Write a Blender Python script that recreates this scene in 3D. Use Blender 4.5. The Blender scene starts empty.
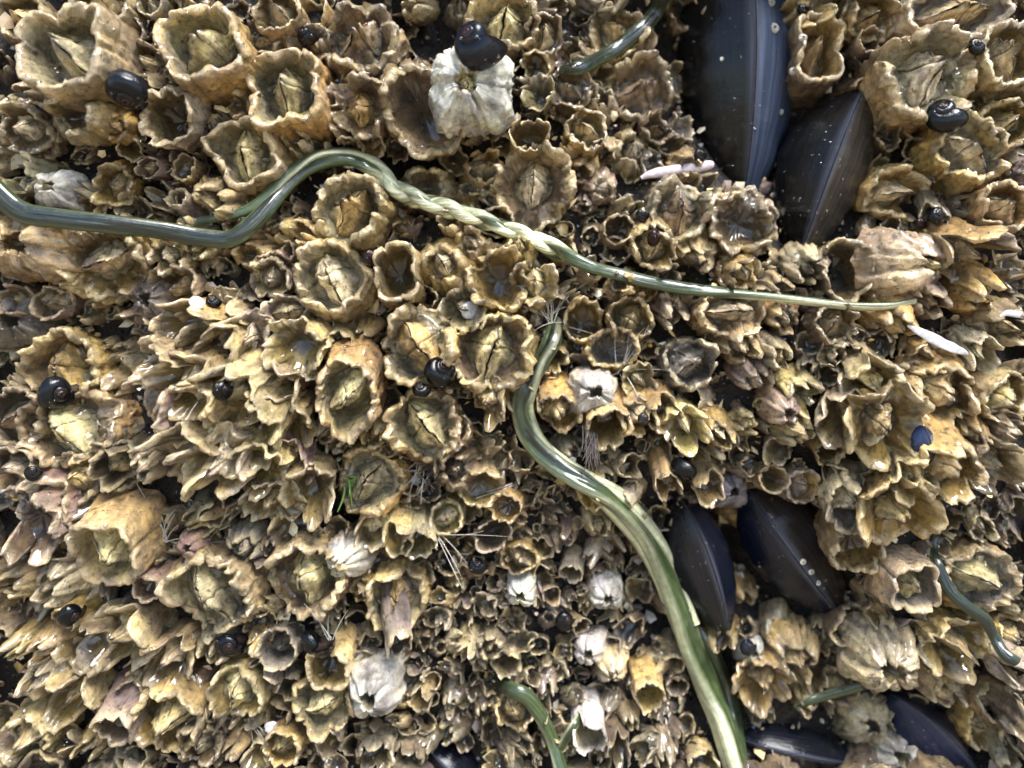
import bpy, math, random
import numpy as np
from mathutils import Vector

# ------------------------------------------------------------------ scale
S = 0.0002            # metres per unit (one unit is a fifth of a millimetre)
D = 900.0             # camera distance from the rock's mean plane, in units
CX, CY = 512.0, 384.0
sc = bpy.context.scene

# ------------------------------------------------------------------ camera, sky, sun, exposure
cam_d = bpy.data.cameras.new('camera')
cam = bpy.data.objects.new('camera', cam_d)
sc.collection.objects.link(cam)
cam.location = (0, -D * S, 0)
cam.rotation_euler = (math.radians(90), 0, 0)
cam_d.sensor_width = 36
cam_d.lens = 36 * D / 1024
cam_d.clip_start = 0.002
cam_d.clip_end = 400
cam_d.dof.use_dof = True
cam_d.dof.focus_distance = (D - 62) * S
cam_d.dof.aperture_fstop = 8.5
sc.camera = cam

SUN_EL, SUN_AZ = 60.0, 30.0      # azimuth measured from straight behind the camera, positive = from the right
w = bpy.data.worlds.new('World'); sc.world = w; w.use_nodes = True
nt = w.node_tree; nt.nodes.clear()
sky = nt.nodes.new('ShaderNodeTexSky'); sky.sky_type = 'NISHITA'; sky.sun_disc = False
sky.sun_elevation = math.radians(SUN_EL); sky.sun_rotation = math.radians(180 - SUN_AZ)
bg = nt.nodes.new('ShaderNodeBackground'); bg.inputs[1].default_value = 0.15
out = nt.nodes.new('ShaderNodeOutputWorld')
nt.links.new(sky.outputs[0], bg.inputs[0]); nt.links.new(bg.outputs[0], out.inputs[0])

sun_d = bpy.data.lights.new('sun', 'SUN'); sun_d.energy = 4.6; sun_d.angle = math.radians(34)
sun_d.color = (1.0, 0.99, 0.975)
sun = bpy.data.objects.new('sun', sun_d); sc.collection.objects.link(sun)
el, az = math.radians(SUN_EL), math.radians(SUN_AZ)
to_sun = Vector((math.cos(el) * math.sin(az), -math.cos(el) * math.cos(az), math.sin(el)))
sun.rotation_euler = to_sun.to_track_quat('Z', 'Y').to_euler()
sun.location = to_sun * 2

sc.view_settings.view_transform = 'Standard'
sc.view_settings.look = 'None'
sc.view_settings.exposure = 1.42
sc.view_settings.gamma = 1.0
sc.view_settings.use_curve_mapping = False
sc.render.engine = 'CYCLES'
sc.cycles.max_bounces = 5
sc.cycles.diffuse_bounces = 3
sc.cycles.use_denoising = True

# ------------------------------------------------------------------ numeric helpers
_r = np.random.RandomState(7)
PERM = np.concatenate([_r.permutation(256)] * 3).astype(np.int64)
VAL = _r.uniform(-1, 1, 256)

def vnoise(P, off=0.0):
    P = np.asarray(P, float) + off
    i = np.floor(P).astype(np.int64); f = P - i
    f = f * f * (3 - 2 * f)
    x0, y0, z0 = i[..., 0] & 255, i[..., 1] & 255, i[..., 2] & 255
    x1, y1, z1 = (x0 + 1) & 255, (y0 + 1) & 255, (z0 + 1) & 255
    def h(a, b, c): return VAL[PERM[PERM[PERM[a] + b] + c]]
    fx, fy, fz = f[..., 0], f[..., 1], f[..., 2]
    a = h(x0, y0, z0) * (1 - fx) + h(x1, y0, z0) * fx
    b = h(x0, y1, z0) * (1 - fx) + h(x1, y1, z0) * fx
    c = h(x0, y0, z1) * (1 - fx) + h(x1, y0, z1) * fx
    d = h(x0, y1, z1) * (1 - fx) + h(x1, y1, z1) * fx
    return (a * (1 - fy) + b * fy) * (1 - fz) + (c * (1 - fy) + d * fy) * fz

def cnoise(th, f, off):               # periodic noise round a ring
    return vnoise(np.stack([np.cos(th) * f, np.sin(th) * f, np.zeros_like(th)], -1), off)

def sstep(a, b, x):
    t = np.clip((x - a) / (b - a), 0, 1)
    return t * t * (3 - 2 * t)

# relief of the rock in units towards the camera
BUMPS = [(60, 60, 55, 130), (230, 400, 38, 95), (900, 440, 34, 85), (90, 560, 12, 90), (400, 310, 12, 80),
         (465, 90, 14, 50), (950, 270, 16, 70), (200, 60, 14, 90),
         (725, 560, -62, 62), (800, 570, -50, 50), (745, 60, -75, 75), (640, 30, -30, 50), (835, 170, -42, 55),
         (720, 700, -52, 42), (850, 760, -60, 70), (960, 750, -40, 60), (975, 530, -28, 36), (430, 30, -46, 38), (430, 170, -34, 34),
         (575, 690, -24, 80), (520, 600, -12, 90), (90, 325, -16, 50), (130, 500, -16, 40), (650, 600, -24, 40),
         (460, 760, -36, 40), (350, 300, -12, 22), (295, 160, -26, 26), (840, 640, -14, 40), (570, 330, -12, 40)]
def relief(x, y):
    x = np.asarray(x, float); y = np.asarray(y, float)
    h = np.zeros_like(x)
    for bx, by, a, s in BUMPS:
        h = h + a * np.exp(-((x - bx) ** 2 + (y - by) ** 2) / (2 * s * s))
    P = np.stack([x, y, np.zeros_like(x)], -1)
    return h + 9 * vnoise(P / 90.0, 3.1) + 5 * vnoise(P / 33.0, 9.7) + 2.0 * vnoise(P / 11.0, 5.5)

def unproj(px, py, h):                # photograph pixel at height h above the mean plane -> rock coordinates (x right, y down)
    k = (D - h) / D
    return CX + (px - CX) * k, CY + (py - CY) * k

def W(P):                             # (x right, y up, out) in units -> world metres
    P = np.asarray(P, float)
    return np.stack([P[..., 0], -P[..., 2], P[..., 1]], -1) * S

# ------------------------------------------------------------------ mesh helpers
def make_mesh(name, V, F, col=None, uv=None, mat=None, mats=None, mi=None, smooth=True):
    """V world coords (n,3); F (m,4) or (m,3) index arrays or list of them."""
    me = bpy.data.meshes.new(name)
    Fs = F if isinstance(F, list) else [F]
    loops = np.concatenate([f.ravel() for f in Fs]).astype(np.int32)
    starts = []; c = 0
    for f in Fs:
        k = f.shape[1]; starts.append(c + np.arange(len(f)) * k); c += f.size
    starts = np.concatenate(starts).astype(np.int32)
    me.vertices.add(len(V)); me.vertices.foreach_set('co', np.asarray(V, np.float32).ravel())
    me.loops.add(len(loops)); me.loops.foreach_set('vertex_index', loops)
    me.polygons.add(len(starts)); me.polygons.foreach_set('loop_start', starts)
    me.update(calc_edges=True)
    if col is not None:
        a = me.color_attributes.new('Col', 'FLOAT_COLOR', 'POINT')
        c4 = np.ones((len(V), 4), np.float32); c4[:, :3] = col
        a.data.foreach_set('color', c4.ravel())
    if uv is not None:
        u = me.uv_layers.new(name='UVMap')
        u.data.foreach_set('uv', np.asarray(uv, np.float32)[loops].ravel())
    if mats:
        for m in mats: me.materials.append(m)
        if mi is not None: me.polygons.foreach_set('material_index', np.asarray(mi, np.int32))
    elif mat: me.materials.append(mat)
    if smooth: me.shade_smooth()
    else: me.shade_flat()
    return me

def grid_faces(nr, nc, wrap=True, off=0):
    r = np.arange(nr - 1)[:, None]; c = np.arange(nc if wrap else nc - 1)[None, :]
    c1 = (c + 1) % nc
    f = np.stack([r * nc + c, r * nc + c1, (r + 1) * nc + c1, (r + 1) * nc + c], -1)
    return f.reshape(-1, 4) + off

def put(name, me, parent=None, label=None, cat=None, group=None, kind=None, loc=None):
    o = bpy.data.objects.new(name, me); sc.collection.objects.link(o)
    if loc is not None: o.location = loc
    if parent is not None: o.parent = parent
    if label: o['label'] = label
    if cat: o['category'] = cat
    if group: o['group'] = group
    if kind: o['kind'] = kind
    return o

# ------------------------------------------------------------------ materials
def newmat(name):
    m = bpy.data.materials.new(name); m.use_nodes = True
    n = m.node_tree; n.nodes.clear()
    o = n.nodes.new('ShaderNodeOutputMaterial'); b = n.nodes.new('ShaderNodeBsdfPrincipled')
    n.links.new(b.outputs[0], o.inputs[0])
    return m, n, b

def nd(n, t, ins=None, **kw):
    x = n.nodes.new(t)
    for k, v in kw.items(): setattr(x, k, v)
    if ins:
        for k, v in ins.items():
            if hasattr(v, 'is_output') or isinstance(v, bpy.types.NodeSocket): n.links.new(v, x.inputs[k])
            else: x.inputs[k].default_value = v
    return x

def ramp(n, fac, stops):
    r = n.nodes.new('ShaderNodeValToRGB'); e = r.color_ramp.elements
    while len(e) < len(stops): e.new(0.5)
    for i, (p, c) in enumerate(stops):
        e[i].position = p; e[i].color = (c, c, c, 1) if not isinstance(c, tuple) else (*c, 1)
    n.links.new(fac, r.inputs[0]); return r.outputs[0]

def mix(n, a, b, fac, mode='MIX'):
    m = n.nodes.new('ShaderNodeMix'); m.data_type = 'RGBA'; m.blend_type = mode
    for s, v in ((m.inputs[0], fac), (m.inputs[6], a), (m.inputs[7], b)):
        if isinstance(v, bpy.types.NodeSocket): n.links.new(v, s)
        elif isinstance(v, tuple): s.default_value = (*v, 1)
        else: s.default_value = v
    return m.outputs[2]

def noise(n, vec, scale, detail=4, rough=0.6):
    return nd(n, 'ShaderNodeTexNoise', {'Vector': vec, 'Scale': scale, 'Detail': detail, 'Roughness': rough}).outputs[0]

def shell_mat(name, wet=0.95, grime=0.24, bump=1.0, speck=.8):
    m, n, b = newmat(name)
    geo = n.nodes.new('ShaderNodeNewGeometry').outputs['Position']
    uv = n.nodes.new('ShaderNodeUVMap').outputs[0]
    att = nd(n, 'ShaderNodeAttribute', attribute_name='Col').outputs['Color']
    # broad tone, stains, speckle
    big = noise(n, geo, 130, 3, .55)
    mid = noise(n, geo, 480, 5, .65)
    fine = noise(n, geo, 1300, 8, .85)
    c = mix(n, att, ramp(n, big, [(.3, (.34, .30, .29)), (.5, (.95, .90, .88)), (.7, (1.40, 1.30, 1.05))]), 1.0, 'MULTIPLY')
    pur = ramp(n, noise(n, geo, 200, 5, .65), [(.56, 0.0), (.66, 1.0)])
    c = mix(n, c, mix(n, att, (.78, .66, .86), 1.0, 'MULTIPLY'), nd(n, 'ShaderNodeMath', {0: pur, 1: .55}, operation='MULTIPLY').outputs[0])
    c = mix(n, c, ramp(n, mid, [(.3, .5), (.5, 1.0), (.72, 1.3)]), 0.85, 'MULTIPLY')
    # brown stain
    st = ramp(n, noise(n, geo, 260, 6, .7), [(.52, 0.0), (.62, 1.0)])
    c = mix(n, c, (.13, .075, .028), nd(n, 'ShaderNodeMath', {0: st, 1: grime}, operation='MULTIPLY').outputs[0])
    # lengthwise streaks
    su = nd(n, 'ShaderNodeMapping', {'Vector': uv, 'Scale': (34, 1.6, 1)}).outputs[0]
    streak = noise(n, su, 1.0, 4, .6)
    c = mix(n, c, ramp(n, fine, [(.36, .62), (.62, 1.45)]), .7, 'MULTIPLY')
    c = mix(n, c, ramp(n, streak, [(.35, .62), (.62, 1.2)]), 0.7, 'MULTIPLY')
    # dark specks of film and mud
    sp = ramp(n, noise(n, geo, 650, 7, .8), [(.54, 0.0), (.61, 1.0)])
    c = mix(n, c, (.03, .024, .018), nd(n, 'ShaderNodeMath', {0: sp, 1: speck}, operation='MULTIPLY').outputs[0])
    n.links.new(c, b.inputs['Base Color'])
    n.links.new(ramp(n, mid, [(.35, .24), (.65, .55)]), b.inputs['Roughness'])
    b.inputs['Coat Weight'].default_value = wet
    b.inputs['Coat Roughness'].default_value = .07
    b.inputs['Subsurface Weight'].default_value = 0.0
    # bump: growth lines across, ribs along, pitting
    gv = nd(n, 'ShaderNodeMapping', {'Vector': uv, 'Scale': (5, 46, 1)}).outputs[0]
    grow = noise(n, gv, 1.0, 4, .6)
    h1 = nd(n, 'ShaderNodeMath', {0: grow, 1: 1.0}, operation='MULTIPLY').outputs[0]
    h2 = nd(n, 'ShaderNodeMath', {0: streak, 1: 1.2}, operation='MULTIPLY').outputs[0]
    h3 = nd(n, 'ShaderNodeMath', {0: fine, 1: 2.2}, operation='MULTIPLY').outputs[0]
    h = nd(n, 'ShaderNodeMath', {0: h1, 1: h2}, operation='ADD').outputs[0]
    h = nd(n, 'ShaderNodeMath', {0: h, 1: h3}, operation='ADD').outputs[0]
    bp = nd(n, 'ShaderNodeBump', {'Height': h, 'Strength': .9 * bump, 'Distance': 3.0 * S})
    n.links.new(bp.outputs[0], b.inputs['Normal'])
    return m

M_SHELL = shell_mat('barnacle_shell')
M_WHITE = shell_mat('chalky_shell', .25, .05, .9, .25)
M_PLATE = shell_mat('plate', .6, .25, .9)

def rock_mat():
    m, n, b = newmat('wet_rock')
    geo = n.nodes.new('ShaderNodeNewGeometry').outputs['Position']
    a = noise(n, geo, 180, 6, .7); f = noise(n, geo, 1500, 4, .8)
    c = ramp(n, a, [(.3, (.004, .004, .004)), (.5, (.014, .011, .009)), (.66, (.045, .033, .022)), (.8, (.08, .066, .05))])
    c = mix(n, c, ramp(n, f, [(.35, .4), (.7, 1.8)]), .8, 'MULTIPLY')
    n.links.new(c, b.inputs['Base Color']); n.links.new(ramp(n, f, [(.4, .2), (.6, .7)]), b.inputs['Roughness'])
    h = nd(n, 'ShaderNodeMath', {0: a, 1: f}, operation='ADD').outputs[0]
    n.links.new(nd(n, 'ShaderNodeBump', {'Height': h, 'Strength': 1.0, 'Distance': 4 * S}).outputs[0], b.inputs['Normal'])
    return m
M_ROCK = rock_mat()

def grit_mat():
    m, n, b = newmat('grit')
    att = nd(n, 'ShaderNodeAttribute', attribute_name='Col').outputs['Color']
    n.links.new(att, b.inputs['Base Color']); b.inputs['Roughness'].default_value = .25
    b.inputs['Coat Weight'].default_value = .6
    return m
M_GRIT = grit_mat()

def mussel_mat():
    m, n, b = newmat('mussel_shell')
    uv = n.nodes.new('ShaderNodeUVMap').outputs[0]
    geo = n.nodes.new('ShaderNodeNewGeometry').outputs['Position']
    att = nd(n, 'ShaderNodeAttribute', attribute_name='Col').outputs['Color']
    st = noise(n, nd(n, 'ShaderNodeMapping', {'Vector': uv, 'Scale': (1.5, 26, 1)}).outputs[0], 1.0, 5, .65)
    rg = noise(n, nd(n, 'ShaderNodeMapping', {'Vector': uv, 'Scale': (38, 2.2, 1)}).outputs[0], 1.0, 3, .6)
    c = mix(n, att, ramp(n, st, [(.3, .45), (.7, 1.7)]), .9, 'MULTIPLY')
    er = ramp(n, noise(n, geo, 420, 6, .75), [(.60, 0.0), (.70, 1.0)])
    c = mix(n, c, (.04, .034, .028), nd(n, 'ShaderNodeMath', {0: er, 1: .35}, operation='MULTIPLY').outputs[0])
    n.links.new(c, b.inputs['Base Color'])
    n.links.new(ramp(n, st, [(.35, .09), (.7, .24)]), b.inputs['Roughness'])
    b.inputs['Coat Weight'].default_value = .05; b.inputs['Coat Roughness'].default_value = .1; b.inputs['Specular IOR Level'].default_value = .24
    h = nd(n, 'ShaderNodeMath', {0: st, 1: rg}, operation='ADD').outputs[0]
    h = nd(n, 'ShaderNodeMath', {0: h, 1: noise(n, geo, 1500, 3, .7)}, operation='ADD').outputs[0]
    n.links.new(nd(n, 'ShaderNodeBump', {'Height': h, 'Strength': .22, 'Distance': 1.5 * S}).outputs[0], b.inputs['Normal'])
    return m
M_MUSSEL = mussel_mat()

def snail_mat():
    m, n, b = newmat('snail_shell')
    uv = n.nodes.new('ShaderNodeUVMap').outputs[0]
    geo = n.nodes.new('ShaderNodeNewGeometry').outputs['Position']
    att = nd(n, 'ShaderNodeAttribute', attribute_name='Col').outputs['Color']
    rg = noise(n, nd(n, 'ShaderNodeMapping', {'Vector': uv, 'Scale': (1.2, 18, 1)}).outputs[0], 1.0, 2, .5)
    c = mix(n, att, ramp(n, noise(n, geo, 700, 4, .7), [(.35, .6), (.7, 1.6)]), .8, 'MULTIPLY')
    n.links.new(c, b.inputs['Base Color'])
    b.inputs['Roughness'].default_value = .17; b.inputs['Specular IOR Level'].default_value = .22
    b.inputs['Coat Weight'].default_value = .06; b.inputs['Coat Roughness'].default_value = .1
    h = nd(n, 'ShaderNodeMath', {0: rg, 1: noise(n, geo, 1300, 3, .7)}, operation='ADD').outputs[0]
    n.links.new(nd(n, 'ShaderNodeBump', {'Height': h, 'Strength': .35, 'Distance': 1.2 * S}).outputs[0], b.inputs['Normal'])
    return m
M_SNAIL = snail_mat()

def worm_mat():
    m, n, b = newmat('worm_skin')
    uv = n.nodes.new('ShaderNodeUVMap').outputs[0]
    att = nd(n, 'ShaderNodeAttribute', attribute_name='Col').outputs['Color']
    st = noise(n, nd(n, 'ShaderNodeMapping', {'Vector': uv, 'Scale': (11, .7, 1)}).outputs[0], 1.0, 3, .6)
    sp = noise(n, nd(n, 'ShaderNodeMapping', {'Vector': uv, 'Scale': (7, 9, 1)}).outputs[0], 1.0, 3, .6)
    c = mix(n, att, ramp(n, st, [(.3, .45), (.5, .85), (.7, 1.5)]), 1.0, 'MULTIPLY')
    c = mix(n, c, ramp(n, sp, [(.4, .85), (.6, 1.12)]), .8, 'MULTIPLY')
    n.links.new(c, b.inputs['Base Color'])
    b.inputs['Roughness'].default_value = .36; b.inputs['Specular IOR Level'].default_value = .3
    b.inputs['Coat Weight'].default_value = .55; b.inputs['Coat Roughness'].default_value = .06
    h = nd(n, 'ShaderNodeMath', {0: st, 1: nd(n, 'ShaderNodeMath', {0: sp, 1: .35}, operation='MULTIPLY').outputs[0]}, operation='ADD').outputs[0]
    n.links.new(nd(n, 'ShaderNodeBump', {'Height': h, 'Strength': .8, 'Distance': 2.4 * S}).outputs[0], b.inputs['Normal'])
    return m
M_WORM = worm_mat()

def plain(name, col, rough=.5, coat=0.0, trans=0.0, nz=0.0):
    m, n, b = newmat(name)
    geo = n.nodes.new('ShaderNodeNewGeometry').outputs['Position']
    c = mix(n, col, ramp(n, noise(n, geo, 900, 4, .7), [(.3, .55), (.7, 1.35)]), .8, 'MULTIPLY')
    n.links.new(c, b.inputs['Base Color'])
    b.inputs['Roughness'].default_value = rough; b.inputs['Coat Weight'].default_value = coat
    b.inputs['Transmission Weight'].default_value = trans
    n.links.new(nd(n, 'ShaderNodeBump', {'Height': noise(n, geo, 1500, 4, .7), 'Strength': .4, 'Distance': 1.5 * S}).outputs[0], b.inputs['Normal'])
    return m
M_FIBRE = plain('pale_fibre', (.42, .39, .33), .35, .3)
M_DFIBRE = plain('dark_fibre', (.07, .05, .04), .35, .3)
M_ALGA = plain('green_alga', (.09, .17, .02), .3, .8)
M_CHIP = plain('white_chip', (.40, .39, .38), .35, .2)
M_SLUG = plain('lilac_skin', (.42, .34, .35), .3, .6)
def water_mat():
    m, n, b = newmat('water')
    b.inputs['Base Color'].default_value = (1, 1, 1, 1); b.inputs['Roughness'].default_value = .03
    b.inputs['IOR'].default_value = 1.33; b.inputs['Transmission Weight'].default_value = 1.0
    return m
M_WATER = water_mat()
M_RED = plain('dark_red', (.035, .008, .006), .12, .8)
M_SAND = plain('sand', (.22, .18, .13), .9)

# ------------------------------------------------------------------ the rock face and the beach below
def build_rock():
    a = np.concatenate([-np.geomspace(6500, 60, 26), np.zeros(0)]) - 140
    core = np.arange(-200, 1225, 3.5)
    ax = np.concatenate([a - 60, core, 1225 - a[::-1] - 140])
    corey = np.arange(-200, 969, 3.5)
    ay = np.concatenate([a - 60, corey, 969 - a[::-1] - 140])
    ay = ay[(ay < 6200) & (ay > -5000)]
    X, Y = np.meshgrid(ax, ay)
    H = relief(X, Y) - 4
    far = np.clip((np.maximum(np.abs(X - 512) - 800, np.abs(Y - 384) - 700)) / 1500, 0, 1)
    H = H + far * 240 * vnoise(np.stack([X / 1400, Y / 1400, X * 0], -1), 2.2)
    V = W(np.stack([X - CX, CY - Y, H], -1)).reshape(-1, 3)
    F = grid_faces(len(ay), len(ax), False)[:, ::-1]
    put('rock', make_mesh('rock', V, F, mat=M_ROCK), kind='structure')
    g = 60.0; z = (384 - 6100) * S
    V = np.array([(-g, -g, z), (g, -g, z), (g, g, z), (-g, g, z)], float)
    put('ground', make_mesh('ground', V, np.array([[0, 1, 2, 3]]), mat=M_SAND), kind='structure')
build_rock()

# ------------------------------------------------------------------ barnacles
COL = {'tan': (.60, .455, .225), 'ochre': (.64, .455, .175), 'pale': (.72, .61, .40), 'white': (.70, .69, .62), 'brown': (.32, .23, .13),
       'bare': (.33, .27, .24), 'grey': (.30, .27, .22), 'pink': (.46, .34, .28), 'olive': (.42, .37, .21), 'yellow': (.76, .62, .31), 'dark': (.14, .10, .06),
       'lilac': (.42, .40, .42)}
STY = {  # base ratio, flare, split, rim thickness, inner ratio, depth, wave, ribs/plate
    'cone':  dict(b=1.22, fl=.02, sp=.10, tk=.17, ri=.72, d=.50, wv=.060, nr=3, ra=.030),
    'cup':   dict(b=1.14, fl=.00, sp=.20, tk=.150, ri=.74, d=.52, wv=.095, nr=3, ra=.050),
    'petal': dict(b=1.04, fl=.03, sp=.36, tk=.145, ri=.62, d=.48, wv=.085, nr=3, ra=.070),
    'bloom': dict(b=.72, fl=.16, sp=.46, tk=.120, ri=.55, d=.60, wv=.060, nr=3, ra=.085),
    'dome':  dict(b=1.30, fl=-.04, sp=.16, tk=.14, ri=.30, d=.16, wv=.09, nr=4, ra=.060),
    'bud':   dict(b=1.12, fl=-.02, sp=.40, tk=.150, ri=.44, d=.34, wv=.085, nr=3, ra=.085),
    'tube':  dict(b=1.02, fl=.05, sp=.10, tk=.13, ri=.66, d=.80, wv=.07, nr=3, ra=.040),
}

def frame(tx, ty):
    a = np.array([tx, ty, 1.0]); a /= np.linalg.norm(a)
    r = np.cross([0, 1, 0], a); r /= np.linalg.norm(r)
    u = np.cross(a, r)
    return np.stack([r, u, a], 0)      # rows

def barnacle_geo(r, H, sty, col, rng, asp=1.0, rot=0.0, nt_=None, plates=6, inner=None, dk=1.0, lip=1.0):
    p = STY[sty]; sd = rng.uniform(0, 200)
    nt_ = nt_ or int(np.clip(r * 3.4, 26, 132))
    no = int(np.clip(r * .75, 8, 26)); ni = int(np.clip(r * .35, 5, 12))
    th = np.linspace(0, 2 * np.pi, nt_, endpoint=False)
    # plate boundaries
    bd = np.sort((np.arange(plates) + np.array([rng.uniform(-.25, .25) for _ in range(plates)])) / plates * 2 * np.pi + rng.uniform(0, 6))
    bd = np.sort(bd % (2 * np.pi))
    k = np.searchsorted(bd, th) % plates
    lo = bd[(k - 1) % plates]; hi = bd[k]
    span = (hi - lo) % (2 * np.pi); t = ((th - lo) % (2 * np.pi)) / span * 2 - 1
    hp = np.array([rng.uniform(-1, 1) for _ in range(plates)])[k]
    fp = np.array([rng.uniform(-.6, 1.2) for _ in range(plates)])[k]
    at = np.abs(t)
    br = np.array([(rng.uniform(.25, .55) if rng.random() < .22 else 0.0) for _ in range(plates)])[k] if sty in ('cup', 'petal', 'tube', 'bloom', 'bud') else 0 * t
    tone = np.array([rng.uniform(.80, 1.20) for _ in range(plates)])[k][:, None]
    tip = 1 - at ** 2.4
    edge = 1 - sstep(.86, 1.0, at)      # fades plate-wise jumps at sutures
    chip = sstep(.15, .45, cnoise(th, 4.3, sd + 71)) * .28 + sstep(.1, .3, cnoise(th, 9, sd + 73)) * .05
    Ht = H * (1 - br * (1 - at ** 5) - chip * min(1, r / H) * (0 if sty in ('cone','dome','bud') else 1) - p['sp'] * (1 - tip) + p['sp'] * .55 * hp * edge) \
        + r * p['wv'] * (1.0 * cnoise(th, 2.6, sd) + .55 * cnoise(th, 7, sd + 9)) + r * p['wv'] * .22 * cnoise(th, 17, sd + 5)
    ell = 1 / np.sqrt((np.cos(th) / math.sqrt(asp)) ** 2 + (np.sin(th) * math.sqrt(asp)) ** 2)
    ell *= 1 + .10 * cnoise(th, 1.4, sd + 3)
    dia = 1 - .10 * np.cos(4 * th) if sty in ('cone', 'dome') and r > 12 else 1.0
    rib = np.clip(1 - np.abs(1.6 * cnoise(th, p['nr'] * 1.25, sd + 7) + .5 * cnoise(th, p['nr'] * 3.1, sd + 77)), 0, 1)
    rib = (rib ** .8 - .5) * p['ra'] * 2 * (.6 + .8 * (cnoise(th, 6, sd + 40) * .5 + .5))
    groove = -np.exp(-((1 - at) / .10) ** 2) * (.10 if sty != 'cup' else .07)
    wav = 1 + p['wv'] * (.8 * cnoise(th, 3.2, sd + 21) + .40 * cnoise(th, 8, sd + 27))
    rows = []; cols = []; uvs = []
    c0 = np.array(col)
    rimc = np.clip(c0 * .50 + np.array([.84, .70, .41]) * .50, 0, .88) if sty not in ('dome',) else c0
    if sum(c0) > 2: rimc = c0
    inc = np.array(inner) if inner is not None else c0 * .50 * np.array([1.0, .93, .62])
    step = r * .020
    for i in range(no):
        s = i / (no - 1)
        base = p['b'] + (1 - p['b']) * (s ** (.8 if p['b'] > 1 else .6))
        if sty == 'dome': base = .50 + (p['b'] - .50) * np.sqrt(max(0, 1 - s ** 1.9))
        if sty == 'bud': base = .70 + (p['b'] - .70) * (1 - s ** 2.2)
        shingle = ((s * (3.0 + .0 * th) + .35 * cnoise(th, 4, sd + 50)) % 1.0) * .05 * (1 if sty in ('petal', 'cup', 'dome', 'bloom') else .4)
        rr = r * ell * dia * (base * (1 + rib * (.6 + .9 * s - .9 * s * s) + groove * (.4 + .6 * s)) + shingle * (1 - s * .6)
                        + p['fl'] * (1 + .8 * fp * edge) * sstep(.5, 1, s) ** 1.3) * (1 + (wav - 1) * s)
        z = Ht * s - (1 - s) * r * .25
        rows.append(np.stack([rr * np.cos(th), rr * np.sin(th), z], -1))
        e = sstep(.80, 1.0, s)
        cc = c0[None] * tone * (1 + 1.8 * rib[:, None])
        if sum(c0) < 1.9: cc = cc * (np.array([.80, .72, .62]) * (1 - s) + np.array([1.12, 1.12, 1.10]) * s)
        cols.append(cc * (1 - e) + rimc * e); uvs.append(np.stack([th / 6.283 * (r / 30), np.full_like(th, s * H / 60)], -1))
    rim = rows[-1]; rr0 = np.hypot(rim[:, 0], rim[:, 1])
    tk = p['tk'] * r * (1 + .35 * cnoise(th, 5, sd + 60))
    for q, (dr, dz) in enumerate([(.12, .26), (.42, .36), (.80, .20)]):
        rr = rr0 - tk * dr
        rows.append(np.stack([rr * np.cos(th), rr * np.sin(th), Ht + tk * dz], -1))
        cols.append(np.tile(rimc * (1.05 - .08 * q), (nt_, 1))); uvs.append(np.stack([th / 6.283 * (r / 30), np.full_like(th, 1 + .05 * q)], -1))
    zf = H * (1 - p['d'] * dk) if H < 2.2 * r else H - 2.2 * r * p['d'] * dk
    ri = r * ell * p['ri'] * (1 + .06 * np.cos(4 * th + 1.57))
    for i in range(ni):
        u = i / (ni - 1)
        rr = (rr0 - tk) * (1 - u) ** 1.15 + ri * (1 - (1 - u) ** 1.15)
        rr = rr * (1 + .012 * math.sin(i * 2.4))
        z = Ht * (1 - u) + zf * u
        rows.append(np.stack([rr * np.cos(th), rr * np.sin(th), z], -1))
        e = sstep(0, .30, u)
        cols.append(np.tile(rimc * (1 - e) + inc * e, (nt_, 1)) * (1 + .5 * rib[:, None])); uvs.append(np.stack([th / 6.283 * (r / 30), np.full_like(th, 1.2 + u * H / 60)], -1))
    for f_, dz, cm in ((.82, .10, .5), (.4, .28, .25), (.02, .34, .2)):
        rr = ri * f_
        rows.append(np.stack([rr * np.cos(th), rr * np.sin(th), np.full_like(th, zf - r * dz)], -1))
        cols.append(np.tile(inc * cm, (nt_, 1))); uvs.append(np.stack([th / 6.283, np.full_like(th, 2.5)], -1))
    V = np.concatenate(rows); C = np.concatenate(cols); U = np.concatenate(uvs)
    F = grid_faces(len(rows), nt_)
    cr, sr = math.cos(rot), math.sin(rot)
    V[:, :2] = V[:, :2] @ np.array([[cr, sr], [-sr, cr]])
    return V, F, C, U, zf, r * p['ri']

def warp(V, r, sd, amt=1.0):
    Q = V / r
    out = V.copy()
    for a in range(3):
        out[:, a] += amt * r * (.085 * vnoise(Q * 1.1, sd + 13 * a) + .040 * vnoise(Q * 2.9, sd + 17 + 13 * a) + .030 * vnoise(Q * 6.0, sd + 31 + 13 * a) + .020 * vnoise(Q * 13, sd + 51 + 13 * a))
    return out

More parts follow.
